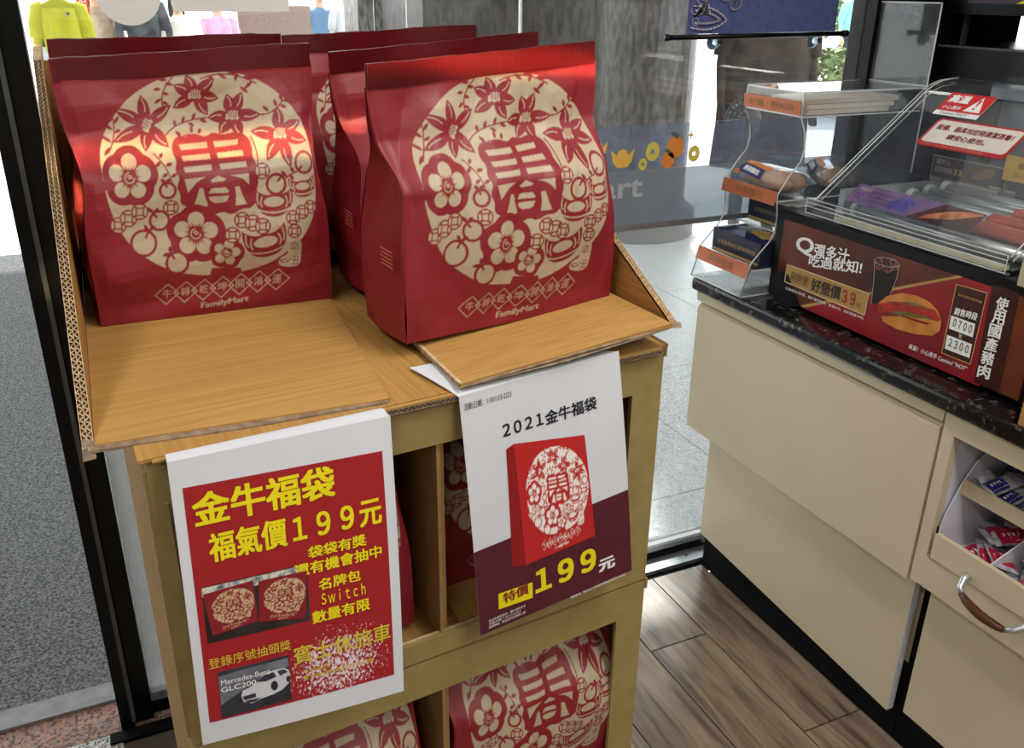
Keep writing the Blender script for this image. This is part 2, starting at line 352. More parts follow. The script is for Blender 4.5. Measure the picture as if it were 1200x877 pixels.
# ------------------------------------------------------------------ materials
M_card = mat('cardboard_inside', (184, 143, 82), .7, c2=(168, 127, 67), scale=60, stretch=(.08, 3.2, 3.2), spec=.3, bump=.25)
M_cardx = mat('cardboard_inside_crosswise', (178, 137, 77), .7, c2=(162, 121, 62), scale=60, stretch=(3.2, .08, 3.2), spec=.3, bump=.25)
M_cardo = mat('cardboard_outside', (158, 140, 92), .75, c2=(149, 131, 83), scale=30, spec=.25)
M_cardside = mat('cardboard_outside_brown', (158, 126, 80), .75, c2=(148, 116, 70), scale=30, spec=.25)
M_flute = mat('cardboard_flute', (205, 182, 150), .85, c2=(170, 145, 112), scale=120, spec=.2)
M_liner = mat('torn_grey_liner', (150, 132, 112), .85, c2=(120, 102, 84), scale=90, spec=.2)
M_paper = mat('white_paper', (214, 218, 227), .5, c2=(209, 213, 222), scale=8, spec=.3)
M_cream = mat('cream_laminate', (203, 190, 164), .45, c2=(199, 186, 159), scale=5, spec=.35, bump=.05, bscale=300)
M_creamd = mat('cream_laminate_edge', (188, 180, 160), .5, c2=(182, 174, 154), scale=5, spec=.3)
M_black = mat('black_paint', (8, 8, 9), .3, c2=(5, 5, 6), scale=8, spec=.28)
M_blackm = mat('matt_black', (7, 7, 7), .8, c2=(4, 4, 4), scale=8, spec=.2)
M_alu = mat('aluminium', (178, 184, 188), .38, metal=.8, c2=(160, 166, 170), scale=40, stretch=(.2, 8, 8))
M_chrome = mat('brushed_steel', (206, 211, 214), .32, metal=.75, c2=(180, 186, 190), scale=60, stretch=(8, .2, 8))
M_edge = mat('acrylic_edge', (224, 230, 230), .3, c2=(200, 208, 210), scale=40, trans=.12, spec=.6)
M_acr = glass_mat('clear_acrylic', (.985, .99, .99), 1.0, haze=.03, hazec=(190, 200, 205), rough=.02)
M_acrh = glass_mat('scuffed_acrylic', (.8, .82, .84), 1.0, haze=.22, hazec=(165, 175, 182), rough=.05)
M_glass = glass_mat('window_glass', (.96, .97, .96), 1.0, haze=.02, hazec=(200, 205, 205))
M_film = glass_mat('grey_glass_film', (.62, .66, .7), .6, haze=.5, hazec=(150, 156, 164), rough=.1, var=.08)
M_filmc = glass_mat('clear_glass_film', (.84, .87, .93), .8, haze=.16, hazec=(140, 148, 168), rough=.05, var=.1)
M_dots = glass_mat('dotted_glass_film', (.96, .97, .97), .8, haze=.4, hazec=(226, 230, 232), rough=.1, dots=150)
M_white = mat('white_print', (238, 238, 238), .5, c2=(234, 234, 234), spec=.3)
M_stick = mat('pale_grey_sticker', (232, 235, 238), .6, c2=(228, 231, 234), spec=.3)
M_orange = mat('orange_label', (192, 112, 72), .5, c2=(184, 102, 62), spec=.3)
M_labtxt = mat('label_ink', (120, 96, 60), .6)
M_navy = mat('navy_carton', (24, 26, 62), .35, c2=(18, 20, 52), spec=.5)
M_gold = mat('gold_print', (196, 160, 92), .5, c2=(180, 142, 78))
M_red = mat('red_ink', (150, 28, 32), .5, c2=(144, 25, 29), spec=.3)
M_yel = mat('yellow_ink', (236, 222, 30), .5, c2=(230, 214, 26), spec=.3)
M_ink = mat('black_ink', (30, 30, 34), .6)
M_maroon = mat('maroon_ink', (88, 34, 46), .5, c2=(84, 31, 43), spec=.35)
M_brown = mat('brown_photo_print', (74, 34, 24), .5, c2=(50, 22, 18), scale=12, spec=.3)
# granite worktop
M_top = mat('black_granite_worktop', (98, 92, 86), .16, c2=(15, 13, 13), scale=75, detail=6, spec=.55, lo=.56, hi=.72)
def voro_mat(name, cols, scale, rough, spec=.4, rnd=1, metric=None):
    m, nt, b = base_mat(name); b.inputs['Roughness'].default_value = rough; b.inputs['Specular IOR Level'].default_value = spec
    tc = nt.nodes.new('ShaderNodeTexCoord'); vo = nt.nodes.new('ShaderNodeTexVoronoi'); vo.inputs['Scale'].default_value = scale; vo.inputs['Randomness'].default_value = rnd
    nt.links.new(tc.outputs['Object'], vo.inputs['Vector'])
    bw = nt.nodes.new('ShaderNodeSeparateColor'); nt.links.new(vo.outputs['Color'], bw.inputs[0])
    cr = nt.nodes.new('ShaderNodeValToRGB'); cr.color_ramp.interpolation = 'CONSTANT'
    el = cr.color_ramp.elements; el[0].color = (*lin(cols[0]), 1); el[1].position = 1 / len(cols); el[1].color = (*lin(cols[1]), 1)
    for i, c in enumerate(cols[2:]): e = el.new((i + 2) / len(cols)); e.color = (*lin(c), 1)
    nt.links.new(bw.outputs[0], cr.inputs[0]); nt.links.new(cr.outputs[0], b.inputs['Base Color'])
    return m
M_pave = voro_mat('speckled_pale_granite', [(176, 180, 182), (196, 200, 202), (140, 146, 150), (208, 210, 210), (184, 188, 190), (156, 160, 164)], 170, .3)
M_pink = voro_mat('pink_speckled_granite', [(138, 100, 86), (106, 74, 62), (160, 122, 104), (80, 60, 52), (148, 108, 90), (122, 110, 102)], 160, .5)
M_coarse = voro_mat('salt_and_pepper_granite', [(190, 190, 186), (60, 60, 60), (150, 150, 148), (210, 210, 206)], 300, .5)
M_mat = mat('coil_doormat', (122, 124, 124), .95, c2=(58, 60, 62), scale=150, detail=3, spec=.1, bump=.6, lo=.34, hi=.66)
M_wtile = mat('white_ribbed_tile', (200, 203, 203), .6, c2=(184, 188, 188), scale=20)
# wood-look floor tile
def wood_tile():
    m, nt, b = base_mat('wood_look_floor_tile'); b.inputs['Roughness'].default_value = .3; b.inputs['Specular IOR Level'].default_value = .8; b.inputs['Coat Weight'].default_value = .5; b.inputs['Coat Roughness'].default_value = .3
    tc = nt.nodes.new('ShaderNodeTexCoord'); oi = nt.nodes.new('ShaderNodeObjectInfo')
    ad = nt.nodes.new('ShaderNodeVectorMath'); ad.operation = 'ADD'; sc = nt.nodes.new('ShaderNodeVectorMath'); sc.operation = 'SCALE'; sc.inputs['Scale'].default_value = 9
    cb = nt.nodes.new('ShaderNodeCombineXYZ'); nt.links.new(oi.outputs['Random'], cb.inputs[0]); nt.links.new(oi.outputs['Random'], cb.inputs[1]); nt.links.new(cb.outputs[0], sc.inputs[0])
    nt.links.new(tc.outputs['Object'], ad.inputs[0]); nt.links.new(sc.outputs[0], ad.inputs[1])
    mp = nt.nodes.new('ShaderNodeMapping'); mp.inputs['Scale'].default_value = (34, 3.4, 1); nt.links.new(ad.outputs[0], mp.inputs[0])
    n1 = nt.nodes.new('ShaderNodeTexNoise'); n1.inputs['Scale'].default_value = 1; n1.inputs['Detail'].default_value = 7; n1.inputs['Distortion'].default_value = 1.2; nt.links.new(mp.outputs[0], n1.inputs['Vector'])
    cr = nt.nodes.new('ShaderNodeValToRGB'); el = cr.color_ramp.elements
    el[0].position = .33; el[0].color = (*lin((82, 66, 54)), 1); el[1].position = .66; el[1].color = (*lin((150, 132, 113)), 1)
    e = el.new(.48); e.color = (*lin((122, 105, 89)), 1)
    nt.links.new(n1.outputs['Fac'], cr.inputs[0]); nt.links.new(cr.outputs[0], b.inputs['Base Color'])
    bp = nt.nodes.new('ShaderNodeBump'); bp.inputs['Strength'].default_value = .25; bp.inputs['Distance'].default_value = .002
    nt.links.new(n1.outputs['Fac'], bp.inputs['Height']); nt.links.new(bp.outputs[0], b.inputs['Normal'])
    return m
M_wood = wood_tile()
M_grout = mat('dark_grout', (70, 62, 54), .9)

# ------------------------------------------------------------------ the shop's shell
f = struct('floor', MB().box(-2.6, 3.4, -3.0, 1.665, -.08, -.004), M_grout)
PX = [1.3955 - .1665 * k for k in range(-1, 24)]
k0 = 0
for k, xr in enumerate(PX[1:], 1):
    xl = xr - .1665
    if xl < -2.6: break
    y1 = 1.70 if xl > -.10 else 1.60
    cut = [1.089, 1.448, 1.79, .85][(k - 1) % 4] if k < 4 else 1.6 - .23 * (k % 4)
    ys = [y1]; c = cut
    while c > -3: ys.append(c); c -= .90
    ys.append(-3.0)
    ys = [y for y in ys if y <= y1]
    if ys[0] - ys[1] < .02: ys.pop(1)
    for a, b_ in zip(ys, ys[1:]):
        if xl > 1.35 and False: continue
        struct('floor_plank', MB().box(xl + .002, xr - .002, b_ + .002, a - .002, -.012, 0), M_wood, f)
        if k0 == 0: k0 = 1
struct('ceiling', MB().box(-2.6, 3.4, -3.0, 1.86, 2.6, 2.7), mat('white_ceiling_board', (232, 230, 224), .8))
struct('wall_back', MB().box(-2.6, 3.4, -3.1, -3.0, 0, 2.6), mat('back_wall_paint', (206, 200, 188), .7))
struct('wall_left', MB().box(-2.7, -2.6, -3.0, 1.86, 0, 2.6), mat('left_wall_paint', (196, 192, 184), .7))
struct('wall_right', MB().box(3.4, 3.5, -3.0, 1.86, 0, 2.6), mat('right_wall_paint', (180, 174, 162), .7))
for lx, ly, pw in LAMPS:
    t = thing('ceiling_light', 'white ceiling light panel overhead, %s and %s' % ('left of the stand' if lx < 0 else 'right of the stand' if lx < 1 else 'over the counter', 'near the window' if ly > 0 else 'further back in the shop'), 'ceiling light', (lx, ly, 2.57), group='ceiling light panels')
    obj('frame', MB().box(lx - .16, lx + .16, ly - .6, ly + .6, 2.572, 2.599), M_alu, t)
# window wall: posts, rails, glass
struct('window_2', MB().box(-2.6, -1.1, 1.70, 1.76, 0, 2.6), M_black)
dr = thing('sliding_glass_door', 'black framed glass door with dotted film beside the open doorway', 'door', (.3, 1.73, 0))
obj('stile', MB().box(-.135, -.108, 1.70, 1.76, 0, 2.5), M_black, dr)
obj('stile', MB().box(-.108, -.068, 1.715, 1.765, 0, 2.5), M_black, dr)
obj('seal', MB().box(-.112, -.104, 1.696, 1.70, 0.02, 2.5), mat('grey_rubber_seal', (70, 74, 76), .5), dr)
obj('bottom_rail', MB().box(-.068, .52, 1.715, 1.76, .012, .045), M_black, dr)
obj('top_rail', MB().box(-.068, .52, 1.715, 1.76, 2.44, 2.5), M_black, dr)
obj('pane', MB().box(-.068, .52, 1.742, 1.748, .045, 2.44), M_glass, dr)
obj('dotted_film', MB().box(-.066, .52, 1.7405, 1.7415, .047, .985), M_dots, dr)
struct('trim_3', MB().box(-.16, .9, 1.668, 1.698, -.06, .004), M_blackm)
w1 = struct('window_1', MB().box(.60, 1.80, 1.772, 1.80, -.03, .03), M_black)
obj('pane', MB().box(.60, .8435, 1.79, 1.798, .03, 2.6), M_glass, w1)
obj('pane', MB().box(.8475, 1.785, 1.79, 1.798, .03, 2.6), M_glass, w1)
obj('seam', MB().box(.8437, .8473, 1.789, 1.799, .03, 2.6), M_edge, w1)
obj('dotted_film', MB().box(.60, 1.785, 1.7882, 1.7888, .03, .972), M_dots, w1)
struct('trim_1', MB().box(.60, 1.46, 1.722, 1.772, -.03, .006), M_alu)
struct('trim_2', MB().box(.56, 1.46, 1.700, 1.722, -.03, -.006), M_blackm)
obj('screw', MB().lathe((1.375, 1.747, .0062), [(.0035, 0), (.0035, .0012)], 8), M_ink, w1)
# glass films
gb = obj('glass_film_band', MB().box(.60, 1.785, 1.7868, 1.7878, .985, 1.113), M_film); tag(gb, 'grey see-through band of film with white lettering across the window', 'window film')
mb = MB(); mb.box(.60, 1.785, 1.7855, 1.7885, .972, .985); obj('sill_strip', mb, M_alu, gb)
mb = MB(); write(mb, lambda x, y: (x, 1.7862, y), 'FamilyMart', .735, 1.035, .432, .068, bold=0, fat=.02); obj('lettering', mb, mat('pale_film_letters', (176, 182, 188), .6), gb)
gc = obj('glass_film_strip', MB().box(.60, 1.785, 1.7868, 1.7878, 1.114, 1.216), M_filmc); tag(gc, 'clear film strip printed with gold ingots, coins and oranges on the window', 'window film')
CG = mat('ingot_yellow', (236, 190, 92), .5, c2=(228, 178, 78)); CO = mat('fruit_orange', (226, 142, 66), .5, c2=(218, 130, 56)); CY = mat('coin_yellow', (220, 206, 92), .5); CL = mat('leaf_teal', (70, 110, 100), .5)
fw = lambda x, z: (x, 1.7862, z); fw2 = lambda x, z: (x, 1.7858, z)
def ingot_decal(x, z, s):
    mb = MB(); flat(mb, fw, [(x - 1.15 * s, z + .75 * s), (x - .55 * s, z + .3 * s), (x, z + .55 * s), (x + .55 * s, z + .3 * s), (x + 1.15 * s, z + .75 * s), (x + .95 * s, z - .2 * s), (x + .5 * s, z - .75 * s), (x - .5 * s, z - .75 * s), (x - .95 * s, z - .2 * s)])
    flat(mb, fw2, disc(x, z + .4 * s, .5 * s, .4 * s)); obj('printed_ingot', mb, CG, gc)
def coin_decal(x, z, s):
    mb = MB(); n = 24; o_ = disc(x, z, s * .85, s, n); q = []
    for k in range(n):
        a = 2 * math.pi * k / n; m_ = max(abs(math.cos(a)), abs(math.sin(a))); q.append((x + .24 * s * math.cos(a) / m_, z + .24 * s * math.sin(a) / m_))
    for k in range(n): flat(mb, fw, [o_[k], o_[(k + 1) % n], q[(k + 1) % n], q[k]])
    obj('printed_coin', mb, CY, gc)
def orange_decal(x, z, s):
    mb = MB(); flat(mb, fw2, disc(x, z, s * .92, s)); o_ = obj('printed_orange', mb, CO, gc)
    mb = MB(); flat(mb, lambda a, b: (a, 1.7855, b), [(x - .1 * s, z + .8 * s), (x - .7 * s, z + 1.35 * s), (x + .1 * s, z + 1.2 * s), (x + .35 * s, z + .7 * s)]); obj('printed_leaf', mb, CL, gc)
ingot_decal(1.04, 1.166, .022); ingot_decal(1.106, 1.143, .027)
for s_ in ((1.187, 1.1545, .022), (1.162, 1.127, .014), (1.304, 1.143, .019)): coin_decal(*s_)
orange_decal(1.249, 1.162, .026); orange_decal(1.231, 1.133, .020)
mb = MB(); flat(mb, fw, [(1.291 + r_ * math.cos(a), 1.187 + r_ * 1.3 * math.sin(a)) for r_, a in zip([.012, .003] * 4, [k * math.pi / 4 for k in range(8)])]); obj('printed_sparkle', mb, CG, gc)
# white stickers near the top of the glass
mb = MB(); mb.prism([(x, 1.7385, z) for x, z in disc(.0965, 1.487, .052, .052, 32)], (0, .0012, 0)); tag(obj('round_sticker', mb, M_stick), 'round pale grey sticker on the glass above the left bags', 'sticker')
tag(obj('rectangular_sticker', MB().box(.165, .362, 1.7385, 1.7397, 1.457, 1.56), M_stick), 'long pale grey sticker on the glass above the left bags', 'sticker')
# post and black cabinet at the right end of the window
struct('trim_5', MB().box(1.785, 2.3, 1.76, 1.84, 0, 2.6), mat('black_window_post', (8, 7, 7), .5, spec=.2))
# ------------------------------------------------------------------ outside ground
g = struct('floor_outside', MB().box(-60, 80, 1.868, 120, -.12, -.012), mat('sunlit_pale_paving', (214, 214, 210), .8, c2=(204, 204, 200), scale=3))
for i in range(-1, 6):
    for j in range(0, 5):
        x0 = 1.805 + .9 * (i - 1); y0 = 2.05 + .9 * (j - 1)
        if x0 + .9 < .1: continue
        struct('paving_slab', MB().box(x0 + .0025, x0 + .8975, max(y0, 1.87) + .0025, y0 + .8975, -.012, 0), M_pave, g)
for i in range(6):
    for j in range(4):
        x0 = -.2 - .3 * (i + 1)
        struct('ribbed_tile', MB().box(x0 + .004, x0 + .296, 5.98 + .6 * j + .004, 5.98 + .6 * (j + 1) - .004, -.012, 0), M_wtile, g)
mt = obj('doormat', MB().box(-1.9, -.02, 1.868, 5.95, -.011, .004), M_mat); tag(mt, 'large grey coil doormat outside the open door', 'doormat')
obj('metal_edge', MB().box(-1.9, .5, 1.803, 1.866, -.02, .006), mat('worn_grey_edging', (128, 130, 130), .6, c2=(112, 114, 114), scale=30), mt)
struct('trim_4', MB().box(-1.9, -.02, 1.700, 1.803, -.05, -.002), M_pink)
struct('trim_6', MB().box(-1.9, -.135, 1.600, 1.700, -.05, -.002), M_coarse)
# ------------------------------------------------------------------ lucky bags
def red_paper():
    m, nt, b = base_mat('red_bag_paper'); b.inputs['Roughness'].default_value = .45; b.inputs['Specular IOR Level'].default_value = .4
    at = nt.nodes.new('ShaderNodeAttribute'); at.attribute_name = 'ink'
    mx = nt.nodes.new('ShaderNodeMix'); mx.data_type = 'RGBA'; mx.inputs[6].default_value = (*lin((134, 31, 41)), 1); mx.inputs[7].default_value = (*lin((180, 164, 138)), 1)
    nt.links.new(at.outputs['Fac'], mx.inputs[0]); nt.links.new(mx.outputs[2], b.inputs['Base Color'])
    tc = nt.nodes.new('ShaderNodeTexCoord'); no = nt.nodes.new('ShaderNodeTexNoise'); no.inputs['Scale'].default_value = 16; no.inputs['Detail'].default_value = 5; nt.links.new(tc.outputs['Object'], no.inputs['Vector'])
    bp = nt.nodes.new('ShaderNodeBump'); bp.inputs['Strength'].default_value = .35; bp.inputs['Distance'].default_value = .005; nt.links.new(no.outputs['Fac'], bp.inputs['Height']); nt.links.new(bp.outputs[0], b.inputs['Normal'])
    return m
M_bag = red_paper()
M_fold = mat('glossy_dark_red_fold', (94, 12, 18), .3, c2=(80, 9, 14), scale=14, spec=.5, bump=.6)
BW, BD, BH, HH = .292, .125, .288, .0245
def sstep(a, b, x): t = np.clip((x - a) / (b - a), 0, 1); return t * t * (3 - 2 * t)
def crumple(P, seed, amp=.006):
    rs = np.random.RandomState(seed); d = np.zeros(len(P))
    for k in range(9):
        n = rs.normal(size=3); n /= np.linalg.norm(n); wl = rs.uniform(.07, .2); ph = rs.uniform(0, 1)
        t = (P @ n) / wl + ph; d += (np.abs(t - np.floor(t) - .5) * 4 - 1) * amp * rs.uniform(.2, 1) / 2.2
    return d
def bag_pos(kind, a, b, seed):
    """kind front/back/left/right; a across 0..1, b up 0..1"""
    z = b * BH
    S = (.38 * sstep(.3, 1.0, b) + .58 * sstep(.60, .80, b))
    hw = BW / 2 * (1 - .012 * np.sin(np.pi * b))
    yf = BD / 2 * S; yb = BD - BD / 2 * S
    low = np.clip(1 - z / .055, 0, 1)
    pin = .010 * np.exp(-((b - .62) / .16) ** 2)
    if kind in ('front', 'back'):
        s = 2 * a - 1; x = s * (hw - pin * np.abs(s) ** 5)
        bul = np.cos(s * np.pi / 2) ** .7 * np.sin(np.pi * np.clip(b * 1.02, 0, 1)) ** .8 * .011
        y = (yf - bul + .004 * low) if kind == 'front' else (yb + bul - .004 * low)
    else:
        sg = -1 if kind == 'left' else 1
        y = (yf + .004 * low) + (yb - yf - .008 * low) * a
        m = 1 - np.abs(2 * a - 1)
        ins = BD / 2 * S * .8 * m - .006 * np.sin(np.pi * a) * (1 - sstep(.3, .6, b)) + .010 * m * np.exp(-((b - .45) / .2) ** 2)
        x = sg * (hw - pin - ins)
    P = np.stack([x, y, z], -1)
    c = crumple(P, seed); fade = np.clip(b * 12, 0, 1) * np.clip((1 - b) * 10, 0, 1)
    if kind in ('front', 'back'): P[..., 1] += c * fade * (np.clip((1 - np.abs(2 * a - 1)) * 9, .25, 1))
    else: P[..., 0] += c * fade * np.clip((.5 - np.abs(a - .5)) * 10, .25, 1); P[..., 1] += 0
    return P
def bag_mesh(name, seed, nu, nv, ink=True):
    vs, fs, ik, nb = [], [], [], 0
    for kind, n1, n2 in (('front', nu, nv), ('right', 14, 40), ('back', 16, 30), ('left', 14, 40)):
        a, b = np.meshgrid(np.linspace(0, 1, n1 + 1), np.linspace(0, 1, n2 + 1)); a = a.ravel(); b = b.ravel()
        P = bag_pos(kind, a, b, seed); vs.append(P)
        ik.append(art_at(a * BW, b * BH) if kind == 'front' and ink else np.zeros(len(a)))
        i, j = np.meshgrid(np.arange(n1), np.arange(n2)); i = i.ravel(); j = j.ravel()
        q = np.stack([j * (n1 + 1) + i, j * (n1 + 1) + i + 1, (j + 1) * (n1 + 1) + i + 1, (j + 1) * (n1 + 1) + i], 1)
        if kind in ('left', 'back'): q = q[:, ::-1]
        fs.append(q + nb); nb += len(a)
    base = np.array([[-BW / 2, .004, 0], [BW / 2, .004, 0], [BW / 2, BD - .004, 0], [-BW / 2, BD - .004, 0]]); vs.append(base); ik.append(np.zeros(4)); fs.append(np.array([[nb + 3, nb + 2, nb + 1, nb]]))
    V = np.concatenate(vs); V[:, 0] *= 1 + .05 * V[:, 2] / BH; V[:, 2] += .045 * V[:, 0] * (V[:, 2] / BH) ** 2; Fq = np.concatenate(fs); I = np.concatenate(ik)
    me = bpy.data.meshes.new(name); me.vertices.add(len(V)); me.vertices.foreach_set('co', V.astype(np.float32).ravel())
    me.loops.add(Fq.size); me.loops.foreach_set('vertex_index', Fq.astype(np.int32).ravel())
    me.polygons.add(len(Fq)); me.polygons.foreach_set('loop_start', np.arange(0, Fq.size, 4, dtype=np.int32)); me.update(calc_edges=True)
    at = me.attributes.new('ink', 'FLOAT', 'POINT'); at.data.foreach_set('value', I.astype(np.float32))
    me.polygons.foreach_set('use_smooth', [True] * len(Fq)); me.materials.append(M_bag); me.validate()
    return me
def fold_mesh(seed):
    rs = np.random.RandomState(seed); n = 36; mb = MB(); y0 = BD / 2
    for s_, (yo, zlo, zhi) in enumerate(((-.0035, -.002, HH), (.0015, -.004, HH))):
        jit = np.cumsum(rs.normal(0, .0004, n + 1)); jit -= np.linspace(jit[0], jit[-1], n + 1)
        wv = .003 * np.sin(np.linspace(0, 3 * np.pi, n + 1) + seed)
        ring_ = []
        for i in range(n + 1):
            x = (i / n - .5) * (BW * 1.05 - .004); zt = BH + zhi + jit[i] + .045 * x; zb = BH + zlo + .045 * x
            ring_.append([(x, y0 + yo + wv[i] * .3, zb), (x, y0 + yo + wv[i], zt), (x, y0 + yo + .0022 + wv[i], zt), (x, y0 + yo + .0022 + wv[i] * .3, zb)])
        for i in range(n):
            a, b = ring_[i], ring_[i + 1]; mb.add(a + b, [(0, 4, 5, 1), (1, 5, 6, 2), (2, 6, 7, 3), (3, 7, 4, 0)])
        mb.add(ring_[0] + ring_[-1], [(0, 1, 2, 3), (7, 6, 5, 4)])
    return mb
ME = [bag_mesh('bag_paper', 3, 330, 350), bag_mesh('bag_paper', 11, 330, 350)]
M_cr = mat('cream_ink', (214, 190, 156), .5)
def make_bag(label, seed, me, loc, rot, fold=True):
    t = thing('paper_gift_bag', label, 'gift bag', group='red papercut gift bags')
    b = bpy.data.objects.new('paper_body', me); COL.objects.link(b); b.parent = t
    o = obj('folded_top', fold_mesh(seed), M_fold, t); o.parent = t
    rs = random.Random(5); mb = MB()                                    # rows of tiny print on the side
    fs_ = lambda y, z: (-BW / 2 - .0055, y, z)
    for k in range(5):
        y = .02
        while y < .052:
            w_ = rs.uniform(.0015, .0022); mb.poly([fs_(y, .105 - k * .0046), fs_(y + w_, .105 - k * .0046), fs_(y + w_, .1072 - k * .0046), fs_(y, .1072 - k * .0046)]); y += w_ + .0007
    obj('side_print', mb, mat('pink_side_print', (214, 120, 110), .6) if 'pink_side_print' not in bpy.data.materials else bpy.data.materials['pink_side_print'], t)
    t.location = loc; t.rotation_euler = rot
    return t
def dup(root, label, loc, rot, me=None, sc=1):
    r = root.copy(); r.scale = (sc, sc, 1); COL.objects.link(r); r.location = loc; r.rotation_euler = rot; r['label'] = label
    for ch in list(root.children):
        c = ch.copy(); COL.objects.link(c); c.parent = r
        if me and ch.name.startswith('paper_body'): c.data = me
    return r
B1 = make_bag('red papercut bag standing at the front left on the tray', 1, ME[0], (.124, 1.162, 1.1062), (0, 0, 0)); B1.scale = (1, 1, 1.022)
B2 = make_bag('red papercut bag leaning at the front right on the raised flap', 4, ME[1], (.4445, .944, 1.1205), (0, math.radians(-.9), math.radians(6.5)))
dup(B1, 'red papercut bag half hidden directly behind the front left bag', (.112, 1.325, 1.122), (0, math.radians(1.7), 0), ME[1])
dup(B2, 'red papercut bag between front right bag and back row, its side showing', (.455, 1.135, 1.122), (0, math.radians(-1.6), math.radians(2.5)), ME[0])
dup(B1, 'rearmost red papercut bag, only its top showing in the middle', (.425, 1.325, 1.128), (0, 0, 0), ME[0])
# inside the display tiers
SR = math.radians(4.8)
dup(B1, 'red papercut bag in the upper left compartment, mostly behind the red poster', (.153, .850, .7725), (0, math.radians(-2), SR), ME[1], .83)
dup(B2, 'red papercut bag set back in the upper right compartment, behind the white poster', (.440, .925, .7725), (0, 0, SR), ME[0], .93)
dup(B1, 'red papercut bag in the lower left compartment under the red poster', (.149, .828, .4225), (0, 0, SR), ME[0], .87)
dup(B2, 'red papercut bag bulging from the lower right compartment', (.447, .850, .4225), (0, 0, SR), ME[1], .93)
# ------------------------------------------------------------------ cardboard display stand
A_ = math.radians(5.4); A2_ = math.radians(2.4)
ST = thing('cardboard_display_stand', 'brown cardboard display stand with compartments and open tray holding red bags', 'display stand', (0, .80, 0), A_)
def sp(x, y, z):                                                       # stand frame (x along the front, y deep) -> world
    return (x * math.cos(A_) - y * math.sin(A2_), .795 + x * math.sin(A_) + y * math.cos(A2_), z)
def spv(x, y, z): return (x * math.cos(A_) - y * math.sin(A2_), x * math.sin(A_) + y * math.cos(A2_), z)
SW_, SD_ = .607, .68
def sbox(mb, x0, x1, y0, y1, z0, z1): return mb.obox(sp(x0, y0, z0), spv(x1 - x0, 0, 0), spv(0, y1 - y0, 0), (0, 0, z1 - z0))
def flutes(mb, p, along, thick, deep, n_layers=2, pitch=.0075):
    """open corrugated edge: liners and zigzag paper between them"""
    p, along, thick, deep = map(lambda q: np.array(q, float), (p, along, thick, deep)); L = np.linalg.norm(along); u = along / L; T = np.linalg.norm(thick); th = thick / T
    for k in range(n_layers + 1):
        mb.obox(p + th * (k * (T - .0007) / n_layers), along, th * .0007, deep)
    n = int(L / pitch)
    for k in range(n_layers):
        a = k * (T - .0007) / n_layers + .0007; b = (k + 1) * (T - .0007) / n_layers; off = .37 * k
        for i in range(n * 2 - 1):
            s0 = (i / 2 + off * .5) * L / n; s1 = s0 + L / n / 2
            if s1 > L: break
            q0 = p + u * s0 + th * (a if i % 2 else b); q1 = p + u * s1 + th * (b if i % 2 else a); w_ = u * .0009
            mb.prism([q0, q1, q1 + w_, q0 + w_], deep)
tiers = [(1.096, .752), (.748, .405), (.401, .0)]
for ti, (zt, zb) in enumerate(tiers):
    mb = MB(); fr = .006
    top, bot = zt - .056, zb + .028
    if ti: top = zt - .052
    sbox(mb, 0, SW_, 0, fr, top, zt); sbox(mb, 0, SW_, 0, fr, zb, bot)
    sbox(mb, 0, .040, 0, fr, bot, top); sbox(mb, SW_ - .045, SW_, 0, fr, bot, top)
    box = obj('tier_box', mb, M_cardo, ST)
    mb = MB(); sbox(mb, 0, fr, fr, SD_, zb, zt); obj('side_wall', mb, M_cardside, box)
    mb = MB(); sbox(mb, SW_ - fr, SW_, fr, SD_, zb, zt); obj('side_wall', mb, M_cardside, box)
    mb = MB(); sbox(mb, fr, SW_ - fr, SD_ - fr, SD_, zb, zt); obj('back_wall', mb, M_cardx, box)
    mb = MB(); sbox(mb, fr, SW_ - fr, fr + .001, SD_ - fr, zb + .002, zb + .012); obj('tier_floor', mb, M_cardx, box)
    mb = MB(); sbox(mb, .296, .3005, .004, .5, zb + .013, zt - .008); sbox(mb, .3035, .308, .012, .5, zb + .013, zt - .008); obj('divider', mb, M_liner if 0 else M_cardside, box)
    mb = MB(); flutes(mb, sp(.045, .0062, bot - .004), spv(SW_ - .095, 0, 0), (0, 0, .004), spv(0, .004, 0), 1, .007); obj('shelf_flutes', mb, M_flute, box)
    mb = MB(); sbox(mb, .31, SW_ - .012, .035, .20, zb + .0125, zb + .0165); sbox(mb, .33, SW_ - .03, .022, .15, zb + .017, zb + .0205); obj('inner_flap', mb, M_cardx, box)
    mb = MB(); sbox(mb, -.0035, 0, .004, .03, zb + .01, zt - .012); obj('corner_flap', mb, M_cardo, box); mb = MB(); sbox(mb, SW_ + .0, SW_ + .0035, -.002, .03, zt - .012, zt + .004); obj('corner_flap', mb, M_cardo, box)
    mb = MB(); sbox(mb, .012, .0145, -.004, 0, zb + .02, zt - .045); obj('corner_flap', mb, M_cardo, box)
mb = MB(); sbox(mb, -.006, SW_ + .004, -.002, SD_, 1.0965, 1.1005); obj('tray_base', mb, M_cardx, ST)
mb = MB(); flutes(mb, sp(.012, -.010, 1.0925), spv(SW_ - .02, 0, 0), (0, 0, .0055), spv(0, .006, 0), 1, .006); obj('lip_flutes', mb, M_liner, ST)
mb = MB(); sbox(mb, .006, SW_ - .012, -.010, -.004, 1.0985, 1.1005); obj('lip_top', mb, M_card, ST)
